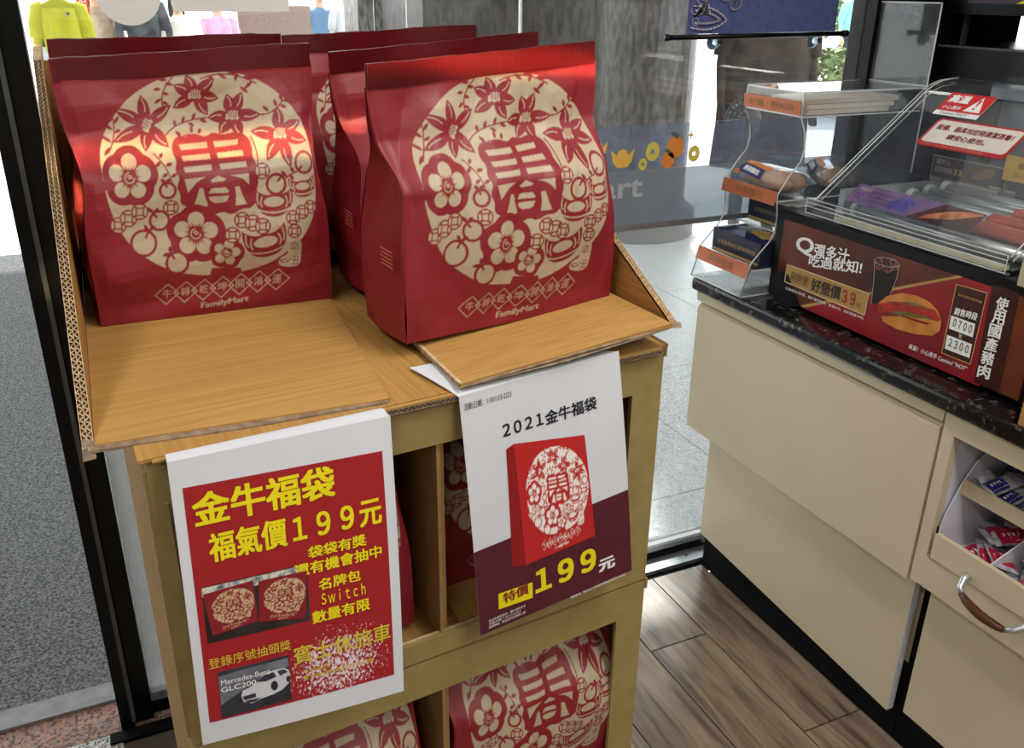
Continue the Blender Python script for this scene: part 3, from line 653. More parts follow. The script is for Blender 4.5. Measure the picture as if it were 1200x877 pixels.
# tray in world-aligned coordinates: left wall, right wall, back, flaps
def wall_poly(x): return [(x, .832, 1.1015), (x, 1.47, 1.1015), (x, 1.47, 1.418), (x, 1.40, 1.405)]
TH = .0105
mb = MB(); mb.prism([(-.0400, y + .007, z) if i in (0, 3) else (-.0400, y, z) for i, (x, y, z) in enumerate(wall_poly(0))], (-TH, 0, 0)); tw = obj('tray_wall', mb, M_cardx, ST)
mb = MB(); flutes(mb, (-.0400, .830, 1.1015), (0, .568, .304), (-TH, 0, 0), (0, .0065, -.001), 2, .0085); obj('cut_edge', mb, M_flute, tw)
mb = MB(); mb.obox((-.0400, 1.398, 1.4055), (0, .072, .0125), (-TH, 0, 0), (0, 0, .0008)); flutes(mb, (-.0400, 1.398, 1.402), (0, .072, .0125), (-TH, 0, 0), (0, .001, -.006), 2, .0085); obj('cut_edge', mb, M_flute, tw)
XR = .6045
mb = MB(); mb.prism([(XR, .842, 1.127), (XR, 1.47, 1.10), (XR, 1.47, 1.40), (XR, 1.42, 1.40), (XR, .846, 1.131)], (TH * .8, 0, 0)); tw = obj('tray_wall', mb, M_cardx, ST)
mb = MB(); flutes(mb, (XR, .838, 1.128), (0, .575, .272), (TH * .8, 0, 0), (0, .006, -.001), 2, .0085); obj('cut_edge', mb, M_flute, tw)
mb = MB(); mb.box(-.04, XR, 1.47, 1.478, 1.1015, 1.40); obj('tray_wall', mb, M_cardx, ST)
mb = MB(); mb.prism([(-.0395, .832, 1.1017), (.243, .822, 1.1017), (.267, 1.17, 1.1017), (.275, 1.46, 1.1017), (-.0395, 1.46, 1.1017)], (0, 0, .004)); fl = obj('tray_flap', mb, M_card, ST)
mb = MB(); mb.prism([(-.043, .828, 1.0992), (-.0395, .8335, 1.1022), (.243, .8235, 1.1022), (.24, .820, 1.1002), (.1, .8195, 1.0998)], (0, 0, .0026)); mb.prism([(-.0515, .829, 1.0915), (-.040, .826, 1.094), (-.038, .835, 1.105), (-.0505, .836, 1.106)], (0, .006, .002)); obj('torn_edge', mb, M_liner, fl)
# crease lines pressed into the left flap
mb = MB(); mb.obox((-.036, 1.072, 1.1055), (.292, -.012, 0), (0, .0022, 0), (0, 0, .0006)); obj('crease', mb, M_card, fl)
P0, P1, P2, P3 = (.319, .813, 1.108), (.598, .832, 1.1305), (.594, 1.13, 1.1215), (.3135, 1.13, 1.1035)
mb = MB(); mb.prism([P0, P1, P2, P3], (0, 0, .0045)); fr_ = obj('tray_flap', mb, M_card, ST)
mb = MB(); flutes(mb, (.3175, .813, 1.1075), (-.004, .30, -.0038), (0, 0, .0055), (.004, 0, 0), 1, .006); obj('cut_edge', mb, M_flute, fr_)
mb = MB(); mb.prism([(.322, .8125, 1.1080), (.45, .8165, 1.1160), (.598, .8315, 1.1285), (.611, .829, 1.1285), (.612, .834, 1.1325), (.598, .836, 1.1335), (.45, .8185, 1.1205), (.322, .8145, 1.1112)], (0, .0035, .0003)); obj('torn_edge', mb, M_liner, fr_)
# ------------------------------------------------------------------ posters
def sheet_fn(TL, TR, BL, BR, curl, n, wd=.21, ht=.297):
    TL, TR, BL, BR, n = (np.array(q, float) for q in (TL, TR, BL, BR, n))
    def fn(x, y, off=0.0):
        s = x / wd; t = y / ht
        p = TL * (1 - s) * t + TR * s * t + BL * (1 - s) * (1 - t) + BR * s * (1 - t)
        return tuple(p + n * (curl(s, t) + off))
    return fn
def layer(fn, k):
    return lambda x, y: fn(x, y, k * .00022)
def gridquad(mb, fn, pts, nu=8, nv=8):
    a, b, c, d = (np.array(p, float) for p in pts)                     # TL TR BR BL
    mb.grid(lambda i, j: fn(*((d * (1 - i) + c * i) * (1 - j) + (a * (1 - i) + b * i) * j)), nu, nv)
NF = (math.sin(A_), -math.cos(A_), 0)
# -- red poster (left)
LTL, LTR, LBL, LBR = (.018, .757, 1.112), (.2275, .771, 1.111), (.009, .735, .806), (.219, .740, .792)
lf = sheet_fn(LTL, LTR, LBL, LBR, lambda s, t: .004 * math.sin(math.pi * (1 - t)) + .002 * math.sin(3 * s) * (1 - t), NF)
pl = thing('poster', 'white-edged red poster with yellow lettering taped to the left front of the stand', 'poster', (.12, .76, .80))
mb = MB(); mb.grid(lambda i, j: lf(i * .21, j * .297), 16, 24); mb.grid(lambda i, j: lf(i * .21, j * .297, -.0003), 16, 24)
mb.grid(lambda i, j: tuple(np.array(lf(i * .21, .297)) * (1 - j) + np.array(sp(.018 + i * .21, -.004, 1.096 + .012 * math.sin(j * 3.1))) * j), 16, 6)
obj('sheet', mb, M_paper, pl, smooth=True)
HL = hom([(40, 0), (724, -135), (765, 708), (150, 860)], [(0, .297), (.21, .297), (.21, 0), (0, 0)])
L = lambda x, y: tuple(happ(HL, (x, y)))
def worn_red():
    m, nt, b = base_mat('worn_red_print'); b.inputs['Roughness'].default_value = .5
    tc = nt.nodes.new('ShaderNodeTexCoord'); no = nt.nodes.new('ShaderNodeTexNoise'); no.inputs['Scale'].default_value = 420; no.inputs['Detail'].default_value = 4; no.inputs['Roughness'].default_value = .7
    mp = nt.nodes.new('ShaderNodeMapping'); mp.inputs['Scale'].default_value = (1, 1, .6); nt.links.new(tc.outputs['Object'], mp.inputs[0]); nt.links.new(mp.outputs[0], no.inputs['Vector'])
    sx = nt.nodes.new('ShaderNodeVectorMath'); sx.operation = 'DISTANCE'; sx.inputs[1].default_value = (.022, -.015, .062)
    m2 = nt.nodes.new('ShaderNodeMapping'); m2.inputs['Scale'].default_value = (1, 1, 1.25); nt.links.new(tc.outputs['Object'], m2.inputs[0]); nt.links.new(m2.outputs[0], sx.inputs[0]); sx.inputs[1].default_value = (.030, -.015, .068)
    mr = nt.nodes.new('ShaderNodeMapRange'); mr.inputs[1].default_value = .03; mr.inputs[2].default_value = .085; mr.inputs[3].default_value = .05; mr.inputs[4].default_value = -.22; nt.links.new(sx.outputs['Value'], mr.inputs[0])
    ad = nt.nodes.new('ShaderNodeMath'); ad.operation = 'ADD'; nt.links.new(no.outputs['Fac'], ad.inputs[0]); nt.links.new(mr.outputs[0], ad.inputs[1])
    cr = nt.nodes.new('ShaderNodeValToRGB'); cr.color_ramp.elements[0].position = .54; cr.color_ramp.elements[1].position = .57
    cr.color_ramp.elements[0].color = (*lin((158, 24, 32)), 1); cr.color_ramp.elements[1].color = (*lin((226, 216, 224)), 1)
    nt.links.new(ad.outputs[0], cr.inputs[0]); nt.links.new(cr.outputs[0], b.inputs['Base Color']); return m
mb = MB(); gridquad(mb, layer(lf, 1), [L(84, 76), L(695, -30), L(732, 655), L(168, 790)], 14, 18); obj('red_panel', mb, worn_red(), pl, smooth=True)
def tline(mb, fn, Hf, s, bl, br, tl, **k):
    a, b, c = Hf(*bl), Hf(*br), Hf(*tl); write(mb, fn, s, a[0], a[1], b[0] - a[0], c[1] - a[1], **k)
mb = MB(); l3 = layer(lf, 4)
for s, bl, br, tl, bo in (('金牛福袋', (118, 195), (545, 118), (104, 95), .035), ('福氣價１９９元', (165, 300), (692, 200), (153, 212), .035), ('袋袋有獎', (457, 292), (640, 258), (453, 256), .03),
                      ('還有機會抽中', (415, 348), (690, 298), (411, 310), .03), ('名牌包', (490, 388), (622, 366), (486, 353), .03), ('Ｓｗｉｔｃｈ', (498, 432), (637, 410), (494, 396), .015), ('數量有限', (470, 490), (652, 462), (466, 452), .03)):
    tline(mb, l3, L, s, bl, br, tl, bold=bo)
obj('lettering', mb, M_yel, pl)
mb = MB(); tline(mb, l3, L, '登錄序號抽頭獎', (163, 622), (405, 567), (160, 590), bold=.0); tline(mb, l3, L, '賓士休旅車', (414, 617), (720, 567), (410, 560), bold=.015)
tline(mb, l3, L, '加入會員抽獎', (443, 643), (525, 628), (441, 630), bold=0); tline(mb, l3, L, '使用會員條碼消費並登錄', (443, 664), (665, 630), (441, 650), bold=0)
obj('lettering', mb, mat('faded_yellow_ink', (222, 200, 60), .6), pl)
# picture of two bags
ph = MB(); gridquad(ph, layer(lf, 2), [L(138, 372), L(452, 306), L(463, 478), L(158, 543)], 4, 4); ph_o = obj('printed_photo', ph, mat('photo_shelf', (60, 50, 48), .5, c2=(28, 26, 28), scale=40), pl)
ph = MB(); gridquad(ph, layer(lf, 3), [L(139, 374), L(452, 308), L(453, 335), L(141, 402)], 2, 2); obj('photo_shelf_row', ph, mat('photo_colours', (220, 215, 200), .5, c2=(60, 90, 120), scale=150), pl)
def ink_mesh(fn, quad, n=90, u0=.03, u1=.97, ma=None, paper=(150, 30, 38), inkc=(216, 190, 160)):
    a, b, c, d = (np.array(p, float) for p in quad); me = MB(); me.grid(lambda i, j: fn(*((d * (1 - i) + c * i) * (1 - j) + (a * (1 - i) + b * i) * j)), n, n)
    return me
def ink_obj(name, fn, quad, parent, matl, n=90):
    mb = ink_mesh(fn, quad, n); o = obj(name, mb, matl, parent)
    i, j = np.meshgrid(np.linspace(0, 1, n + 1), np.linspace(0, 1, n + 1)); val = art_at(i.ravel() * BW, j.ravel() * (BH + .02))
    at = o.data.attributes.new('ink', 'FLOAT', 'POINT'); at.data.foreach_set('value', val.astype(np.float32)); return o
def ink_mat(name, paper, ink):
    m, nt, b = base_mat(name); b.inputs['Roughness'].default_value = .5; at = nt.nodes.new('ShaderNodeAttribute'); at.attribute_name = 'ink'
    mx = nt.nodes.new('ShaderNodeMix'); mx.data_type = 'RGBA'; mx.inputs[6].default_value = (*lin(paper), 1); mx.inputs[7].default_value = (*lin(ink), 1)
    nt.links.new(at.outputs['Fac'], mx.inputs[0]); nt.links.new(mx.outputs[2], b.inputs['Base Color']); return m
MI1 = ink_mat('printed_bag_photo', (132, 24, 34), (206, 176, 140))
ink_obj('printed_bag', layer(lf, 4), [L(143, 392), L(288, 352), L(306, 475), L(172, 518)], pl, MI1, 60)
ink_obj('printed_bag', layer(lf, 5), [L(305, 355), L(452, 325), L(448, 470), L(308, 478)], pl, MI1, 60)
# picture of the car
C1 = mat('photo_night_grey', (58, 60, 72), .5, c2=(34, 34, 42), scale=30); C2 = mat('photo_road_grey', (120, 124, 138), .5, c2=(80, 82, 94), scale=25); C3 = mat('photo_silver_car', (212, 216, 226), .5)
ph = MB(); gridquad(ph, layer(lf, 2), [L(188, 632), L(398, 583), L(408, 722), L(203, 775)], 4, 4); obj('printed_photo', ph, C1, pl)
ph = MB(); flat(ph, layer(lf, 3), [L(*p) for p in ((190, 645), (310, 612), (395, 592), (398, 618), (330, 640), (260, 690), (200, 735))]); obj('photo_sky', ph, C2, pl)
ph = MB(); flat(ph, layer(lf, 4), [L(*p) for p in ((258, 706), (262, 690), (285, 678), (305, 660), (330, 636), (355, 628), (385, 622), (398, 628), (404, 645), (400, 668), (380, 690), (352, 704), (318, 716), (290, 730), (266, 726))]); obj('printed_car', ph, C3, pl)
ph = MB()
for q in (((300, 664), (328, 640), (352, 634), (362, 648), (330, 662)), ((364, 630), (384, 626), (396, 634), (372, 646)), ((262, 708), (300, 698), (302, 710), (268, 720)), ((270, 722), (318, 712), (300, 724), (276, 730))): flat(ph, layer(lf, 5), [L(*p) for p in q])
for cx, cy, r_ in ((356, 676, 15), (398, 656, 10)): flat(ph, layer(lf, 5), [L(*p) for p in disc(cx, cy, r_ * .7, r_)])
flat(ph, layer(lf, 4), [L(*p) for p in ((203, 762), (250, 728), (300, 740), (408, 700), (408, 722), (203, 775))])
obj('printed_car_detail', ph, C1, pl)
mb = MB(); tline(mb, layer(lf, 6), L, 'Mercedes-Benz', (199, 672), (342, 634), (198, 655), bold=.01); tline(mb, layer(lf, 6), L, 'GLC200', (200, 694), (302, 668), (199, 678), bold=.02); obj('lettering', mb, M_white, pl)
# -- white and maroon poster (right)
RTL, RTR, RBL, RBR = (.3165, .8125, 1.097), (.522, .826, 1.1135), (.333, .795, .787), (.5475, .803, .814)
rf = sheet_fn(RTL, RTR, RBL, RBR, lambda s, t: .003 * math.sin(math.pi * (1 - t)) - .012 * max(0, t - .93) / .07 * 0, NF)
pr = thing('poster', 'white and maroon poster with a printed bag hanging from the right front of the stand', 'poster', (.42, .81, .79))
mb = MB(); mb.grid(lambda i, j: rf(i * .21, j * .297), 16, 24); mb.grid(lambda i, j: rf(i * .21, j * .297, -.0003), 16, 24)
mb.grid(lambda i, j: tuple(np.array(rf(i * .21, .297)) * (1 - j) ** 2 + np.array((.310 + i * .2, .806 + .018 * i, 1.1065 + .006 * i)) * 2 * j * (1 - j) + np.array((.289 + i * .03 + i * .17, .895, 1.1045 + .004 * i)) * j * j), 10, 10)
obj('sheet', mb, M_paper, pr, smooth=True)
HR = hom([(535, 466), (722, 408), (743, 662), (563, 746)], [(0, .297), (.21, .297), (.21, 0), (0, 0)])
Q = lambda x, y: tuple(happ(HR, (x, y)))
mb = MB(); flat(mb, layer(rf, 1), [(0, .0), (.21, 0), (.21, Q(739.5, 562)[1]), (0, Q(555, 640)[1])]) if 0 else None
mb = MB(); y0_, y1_ = Q(555.5, 640)[1], Q(736, 562)[1]
mb.grid(lambda i, j: layer(rf, 1)(i * .21, j * (y0_ * (1 - i) + y1_ * i)), 10, 12); obj('maroon_panel', mb, M_maroon, pr, smooth=True)
mb = MB(); tline(mb, layer(rf, 3), Q, '２０２１', (587, 507), (635, 492.5), (585, 493), bold=.04, spacing=.72); tline(mb, layer(rf, 3), Q, '金牛福袋', (637, 492), (697, 474), (634, 477), bold=.03); tline(mb, layer(rf, 3), Q, '活動日期：110/1/13-2/23', (541, 480), (597, 463), (539, 473), bold=.0); obj('lettering', mb, M_ink, pr)
RB = mat('printed_bag_red', (196, 38, 34), .5, c2=(186, 34, 32), scale=6)
mb = MB(); gridquad(mb, layer(rf, 2), [Q(590.3, 520), Q(599.5, 513.5), Q(616, 655), Q(599.5, 657.5)], 3, 8); obj('printed_bag_side', mb, mat('printed_bag_red_dark', (146, 24, 26), .5), pr)
ink_obj('printed_bag', layer(rf, 3), [Q(599, 513.5), Q(682.3, 500.7), Q(697.7, 618.3), Q(616, 655)], pr, ink_mat('printed_bag_front', (186, 34, 36), (238, 232, 228)), 100)
mb = MB(); gridquad(mb, layer(rf, 3), [Q(583.5, 691.5), Q(624.7, 676.2), Q(625.8, 696), Q(584.5, 711.3)], 4, 2); tline(mb, layer(rf, 4), Q, '１９９', (629, 692), (702, 671), (624, 663), bold=.06, spacing=.72); obj('yellow_print', mb, M_yel, pr)
mb = MB(); tline(mb, layer(rf, 5), Q, '特價', (590, 704), (621, 693), (588, 691), bold=.03); obj('lettering', mb, mat('dark_red_ink', (140, 30, 30), .5), pr)
mb = MB(); tline(mb, layer(rf, 4), Q, '元', (704, 665), (723, 658), (703, 649), bold=.06)
for s, bl, br, tl in (('商品依實際為準，圖片僅供參考', (573, 728), (618, 713), (573, 724.5)), ('活動日期 110/1/13-2/23', (573, 732), (612, 719), (573, 728.8)), ('客服專線：請洽詢門市服務人員', (573, 736.5), (618, 721), (573, 733)), ('數量有限，售完為止依現場實際販售數量及內容為主', (672, 697.5), (737, 674.5), (672, 694))):
    tline(mb, layer(rf, 4), Q, s, bl, br, tl, bold=0)
obj('lettering', mb, M_white, pr)
# ------------------------------------------------------------------ counter
ct = obj('worktop', MB().box(1.32, 2.0, -.9, 1.772, .808, .840), M_top, bevel=.008); tag(ct, 'speckled black granite worktop over the cream cabinets', 'worktop')
cb = thing('drawer_cabinet', 'cream cabinet with two wide overhanging drawer fronts beside the window', 'cabinet', (1.6, 1.38, 0))
obj('body', MB().box(1.40, 1.95, 1.0, 1.69, .2, .806), M_cream, cb)
obj('kick_board', MB().box(1.3965, 1.42, 1.0, 1.70, 0, .2), M_blackm, cb)
obj('top_strip', MB().box(1.338, 1.40, 1.0035, 1.765, .780, .8075), M_cream, cb)
mb = MB(); mb.prism([(1.335, 1.0045, .432), (1.356, 1.0045, .432), (1.356, 1.0045, .774), (1.345, 1.0045, .774), (1.335, 1.0045, .766)], (0, .7505, 0)); obj('drawer_front', mb, M_cream, cb, bevel=.0015)
mb = MB(); mb.prism([(1.370, 1.008, .078), (1.370, 1.692, .118), (1.370, 1.692, .50), (1.370, 1.008, .50)], (.018, 0, 0)); df = obj('drawer_front', mb, M_cream, cb, bevel=.001)
obj('painted_lit_edge', MB().box(1.3702, 1.3882, 1.0068, 1.0079, .079, .5), mat('lit_edge_white', (214, 216, 222), .4), df)  # door's side edge painted whiter to show the light falling on it
obj('rail', MB().box(1.356, 1.40, 1.02, 1.68, .50, .774), M_blackm, cb)
pc = thing('packet_cabinet', 'cream cabinet with an open front holding trays of sauce packets', 'cabinet', (1.6, .4, 0))
obj('kick_board', MB().box(1.3965, 1.42, -.9, .9965, 0, .2), M_blackm, pc)
obj('lower_door', MB().box(1.370, 1.388, .1, .969, .108, .5), M_cream, pc, bevel=.001)
obj('rail', MB().box(1.392, 1.41, -.6, .998, .05, .44), M_blackm, pc)
mb = MB(); mb.box(1.335, 1.353, .972, .9965, .4415, .8075); mb.box(1.335, 1.353, .30, .972, .7655, .8075); mb.box(1.335, 1.353, .30, .972, .4415, .509); mb.box(1.335, 1.353, -.4, .30, .4415, .8075); obj('front_panel', mb, M_cream, pc)
LIN = mat('white_tray_plastic', (214, 214, 224), .35, c2=(206, 206, 218), spec=.5)
mb = MB(); mb.box(1.353, 1.62, .972, .976, .50, .77); mb.box(1.62, 1.625, .28, .976, .50, .77); mb.box(1.353, 1.62, .28, .976, .7655, .770); mb.box(1.36, 1.62, .28, .972, .500, .505); obj('lining', mb, LIN, pc)
mb = MB(); mb.box(1.332, 1.342, .34, .9625, .5115, .5665); obj('tray_front', mb, M_cream, pc, bevel=.001)
mb = MB(); mb.box(1.342, 1.60, .34, .9615, .5115, .5165); mb.box(1.60, 1.603, .34, .9615, .5115, .60)
mb.prism([(1.342, .9615, .517), (1.342, .9615, .566), (1.348, .9615, .60), (1.358, .9615, .625), (1.376, .9615, .665), (1.40, .9615, .700), (1.44, .9615, .735), (1.60, .9615, .735), (1.60, .9615, .517)], (0, .0025, 0)); obj('tray', mb, LIN, pc)
mb = MB(); mb.prism([(1.343, .8495, .517), (1.343, .8495, .563), (1.44, .8495, .60), (1.60, .8495, .60), (1.60, .8495, .517)], (0, .0025, 0)); mb.prism([(1.343, .735, .517), (1.343, .735, .563), (1.44, .735, .60), (1.60, .735, .60), (1.60, .735, .517)], (0, .0025, 0)); obj('tray_divider', mb, LIN, pc)
mb = MB(); mb.box(1.376, 1.380, .34, .9610, .642, .672); obj('upper_tray_front', mb, M_cream, pc)
mb = MB(); mb.box(1.380, 1.598, .34, .9610, .642, .646); mb.box(1.380, 1.598, .848, .850, .646, .668); obj('upper_tray', mb, LIN, pc)
mb = MB(); mb.box(1.3338, 1.3349, .935, .965, .5098, .5112); mb.box(1.3338, 1.3349, .9585, .9625, .5665, .582); obj('painted_gap_shade', mb, M_blackm, pc)  # black strips painted in for the shade around the tray front
hd = MB(); hd.tube([(1.331, .877, .527), (1.322, .878, .522), (1.308, .872, .512), (1.303, .862, .504)], [.008, .0065, .0055, .005], 10); h_ = obj('handle_end', hd, M_chrome, pc, smooth=True); hd = MB(); hd.tube([(1.303, .772, .492), (1.308, .758, .498), (1.322, .750, .508), (1.331, .750, .512)], [.005, .0055, .0065, .008], 10)
obj('handle_end', hd, M_chrome, pc, smooth=True)
hg = MB(); hg.tube([(1.303, .863, .5045), (1.2995, .85, .500), (1.297, .83, .496), (1.296, .815, .494), (1.297, .80, .4925), (1.2995, .78, .492), (1.303, .771, .492)], [.0055, .0075, .0085, .0088, .0085, .0075, .0055], 12); obj('wooden_grip', hg, mat('dark_brown_wood', (92, 50, 30), .35, c2=(64, 34, 22), scale=40, stretch=(6, .6, 6)), pc, smooth=True)
# packets
CLR = mat('clear_wrapper', (206, 208, 214), .18, c2=(160, 160, 166), scale=90, spec=.8, metal=.25, bump=.8)
def packet(name, label, loc, rot, matb, matl, L_=.085, W_=.036, T_=.007, grp='', stripe=(.25, .75), cat='packet'):
    t = thing(name, label, cat, loc, group=grp, rot=rot)
    M_ = WM[t.name]
    def fn(i, j, sg):
        u, v = 2 * i - 1, 2 * j - 1
        h = T_ / 2 * max(0, (1 - abs(u) ** 4)) ** .6 * max(0, 1 - abs(v) ** 4) ** .6 + .0003 + .0006 * math.sin(9 * u + 5 * v)
        return tuple(M_ @ Vector((u * L_ / 2, v * W_ / 2, T_ / 2 + sg * h)))
    mb = MB(); mb.grid(lambda i, j: fn(i, j, 1), 10, 6); mb.grid(lambda i, j: fn(1 - i, j, -1), 10, 6); obj('wrapper', mb, matb, t, smooth=True)
    mb = MB(); mb.grid(lambda i, j: tuple(Vector(fn(stripe[0] + (stripe[1] - stripe[0]) * i, .04 + .92 * j, 1)) + M_.to_3x3() @ Vector((0, 0, .0004))), 6, 5); lb = obj('printed_band', mb, matl, t, smooth=True)
    mb = MB()
    for q in range(4):
        u0 = stripe[0] + (stripe[1] - stripe[0]) * (.18 + .17 * q); mb.poly([tuple(Vector(fn(*p, 1)) + M_.to_3x3() @ Vector((0, 0, .0009))) for p in ((u0, .42), (u0 + .035, .42), (u0 + .035, .6), (u0, .6))])
    obj('band_lettering', mb, M_white, lb)
    return t
BLU = mat('blue_wrapper_print', (34, 44, 128), .3, c2=(28, 36, 112)); PNK = mat('crimson_wrapper_print', (178, 26, 66), .3, c2=(164, 22, 60))
rp = random.Random(3)
for k in range(14):
    i, j = k % 7, k // 7
    y = .943 - i * .030 if i < 3 else .930 - i * .033
    packet('syrup_packet', 'blue and clear packet, %s from left in %s row of upper tray' % (('first', 'second', 'third', 'fourth', 'fifth', 'sixth', 'seventh')[i], ('front', 'rear')[j]), (1.424 + j * .085, y, .656 + (.012 * (i % 2)) + j * .016), (rp.uniform(-.25, .25), rp.uniform(-.55, -.2), rp.uniform(-.5, .5) + (1.57 if k % 4 == 0 else .2)), CLR, BLU, .070, .038, .020, 'clear and blue packets in the upper tray', (.05, .5))
for k in range(13):
    left = k < 7; kk = k if left else k - 7
    y = (.915 if left else .80) - (kk % 3) * .022 + rp.uniform(-.01, .01); x = 1.40 + (kk // 3) * .050
    packet('ketchup_packet', 'crimson packet, %s in the pile of the lower tray\'s %s bin' % (('lowest', 'second', 'third', 'fourth', 'fifth', 'sixth', 'topmost')[kk], 'left' if left else 'right'), (x, y, .526 + kk * .0095), (rp.uniform(-.2, .3), rp.uniform(-.25, .1), rp.uniform(-.6, .9)), CLR, PNK, .098, .046, .011, 'crimson packets in the left bin' if left else 'crimson packets in the right bin', (.1, .62))
# ------------------------------------------------------------------ hot dog machine
mc = thing('hot_dog_roller_machine', 'black hot dog roller machine with slanted clear cover and lit menu front', 'food warmer', (1.62, 1.24, .84))
obj('base', MB().box(1.395, 1.93, .86, 1.575, .846, 1.046), M_black, mc, bevel=.004)
mb = MB()
for y in (.95, 1.5):
    for x in (1.45, 1.85): mb.lathe((x, y, .8402), [(.015, 0), (.012, .006)], 12)
obj('foot', mb, M_blackm, mc)
obj('deck', MB().box(1.42, 1.90, 1.0, 1.50, 1.046, 1.060), mat('dark_steel_deck', (60, 60, 62), .3, metal=.8), mc)
obj('front_ledge', MB().box(1.392, 1.43, .87, 1.57, 1.036, 1.052), M_black, mc)
gx = lambda y, z, k=1: (1.3938 - .0005 * k, y, z)
G1 = mat('menu_brown_gradient', (112, 52, 28), .22, c2=(66, 26, 18), scale=5, spec=.5); G2 = mat('menu_red', (150, 22, 36), .22, c2=(122, 20, 28), scale=6); G3 = mat('menu_gold', (182, 146, 82), .25, c2=(160, 122, 64), scale=9); G4 = mat('menu_dark_brown', (58, 20, 16), .25)
fr = MB(); fr.box(1.3938, 1.3948, .91, 1.548, .852, 1.030); gp = obj('menu_panel', fr, G1, mc)
HM = hom([(92, 80), (60, 300), (1050, 385), (975, 800)], [(1.536, 1.026), (1.537, .93), (1.009, 1.03), (.985, .852)])
# map from the photo crop to the panel plane, worked out once from the panel's corners
HM = hom([(92, 80), (56, 410), (1045, 383), (985, 877)], [(1.536, 1.026), (1.530, .862), (1.009, 1.03), (.985, .837)])
def G(x, y): return tuple(happ(HM, (x, y)))
def gfn(k): return lambda a, b: gx(a, b, k)
def gpoly(pts, m, k, name='menu_print'):
    mb = MB(); flat(mb, gfn(k), [G(*p) for p in pts]); return obj(name, mb, m, gp)
gpoly([(150, 475), (905, 335), (1045, 383), (985, 850), (620, 690)], G2, 1)
gpoly([(148, 470), (890, 330), (912, 338), (170, 480)], G3, 1.5)
gpoly([(880, 372), (1026, 412), (945, 745), (812, 692)], G4, 2)
mb = MB()
for q in ribbon([G(*p) for p in ((882, 372), (1026, 412), (945, 745), (812, 692), (882, 372))], .0016): flat(mb, gfn(2.5), q)
obj('menu_border', mb, M_gold, gp); mb = MB()
for q in ribbon([G(*p) for p in ((90, 278), (470, 415), (450, 515), (78, 358), (90, 278))], .0024): flat(mb, gfn(2.5), q)
obj('menu_border', mb, mat('menu_cream_line', (214, 190, 140), .3), gp)
gpoly([(92, 282), (466, 416), (447, 511), (81, 356)], G3, 2)
gpoly([(20, 470), (56, 290), (96, 330), (150, 475)], M_black, 2.2)
gpoly([(1048, 372), (1180, 405), (1080, 877), (960, 830)], G4, 1.2)
def gtext(s, bl, br, tl, m, k=3, **kw):
    a, b, c = G(*bl), G(*br), G(*tl)
    mb = MB(); a, b, c = map(np.array, (a, b, c)); write(mb, lambda p, q: gx(*(a + (b - a) * p + (c - a) * q), k), s, 0, 0, 1, 1, bold=0 if kw.get('bold', 0) < .02 else kw['bold'] * .8, spacing=kw.get('spacing', 1)); return obj('lettering', mb, m, gp)
gtext('Q', (126, 225), (208, 245), (138, 143), M_white, bold=.04); gtext('彈多汁', (212, 243), (375, 275), (222, 178), M_white, bold=.03); gtext('吃過就知!', (188, 287), (435, 325), (196, 230), M_white, bold=.03)
gtext('熱狗堡', (104, 352), (184, 384), (112, 308), M_ink, bold=.0); gtext('好堡價', (198, 402), (335, 448), (208, 340), M_ink, bold=.04); gtext('３９', (342, 455), (405, 475), (350, 393), M_red, bold=.04, spacing=.7); gtext('元', (412, 478), (432, 485), (416, 456), M_ink, bold=.01)
gtext('(活動限店內販售，圖片僅供參考，售價35元，飲料限量中杯)', (80, 395), (445, 540), (83, 381), M_white, bold=0)
gtext('高溫！小心燙手 Caution! "HOT"', (655, 670), (925, 778), (662, 648), M_white, bold=.02)
gtext('本店熱狗堡供應', (888, 424), (1000, 462), (891, 412), G3, bold=0); gtext('銷售時段', (868, 513), (975, 543), (878, 478), M_white, bold=.03)
gpoly([(858, 517), (970, 557), (958, 620), (846, 578)], M_white, 3); gpoly([(838, 608), (954, 652), (942, 716), (826, 672)], M_white, 3)
gtext('０７００', (863, 568), (950, 602), (872, 530), M_ink, 4, bold=.03); gtext('２３００', (842, 660), (934, 697), (851, 622), M_ink, 4, bold=.03); gtext('至', (890, 618), (906, 625), (893, 602), M_white, bold=0)
mb = MB()
for q in ribbon(disc(*G(935, 480), .009, n=16) + disc(*G(935, 480), .009, n=16)[:1], .001): flat(mb, gfn(3), q)
obj('menu_clock', mb, G2, gp)
for k, ch in enumerate('使用國產豬肉'):
    x, y = 1062 - k * 17.5, 492 + k * 63
    gtext(ch, (x, y - 4), (x + 58, y + 12), (x + 13, y - 66), M_white, bold=.035)
# drink and hot dog pictures, flat print
gpoly([(500, 258), (612, 280), (600, 345), (578, 405), (560, 440), (510, 462), (484, 462), (486, 350)], mat('printed_cola', (30, 14, 14), .2), 3, 'printed_drink')
gpoly([(500, 258), (530, 247), (590, 252), (616, 275), (612, 300), (560, 320), (505, 300)], mat('printed_ice', (120, 70, 60), .2, c2=(40, 20, 20), scale=160, lo=.45, hi=.55), 3.5, 'printed_drink')
mb = MB()
for q in ribbon([G(*p) for p in ((500, 262), (496, 350), (484, 460))], .0012) + ribbon([G(*p) for p in ((616, 280), (603, 345), (572, 420))], .0012) + ribbon([G(*p) for p in disc(557, 268, 58, 20, 20, 0, .2)], .001): flat(mb, gfn(4), q)
obj('printed_glass_rim', mb, mat('printed_glass', (190, 180, 176), .2), gp)
BUN = mat('printed_bun', (206, 138, 58), .25, c2=(184, 112, 42), scale=30); SAU = mat('printed_sausage', (176, 54, 38), .2, c2=(150, 40, 30), scale=40); LET = mat('printed_lettuce', (120, 122, 44), .3, c2=(70, 60, 24), scale=220)
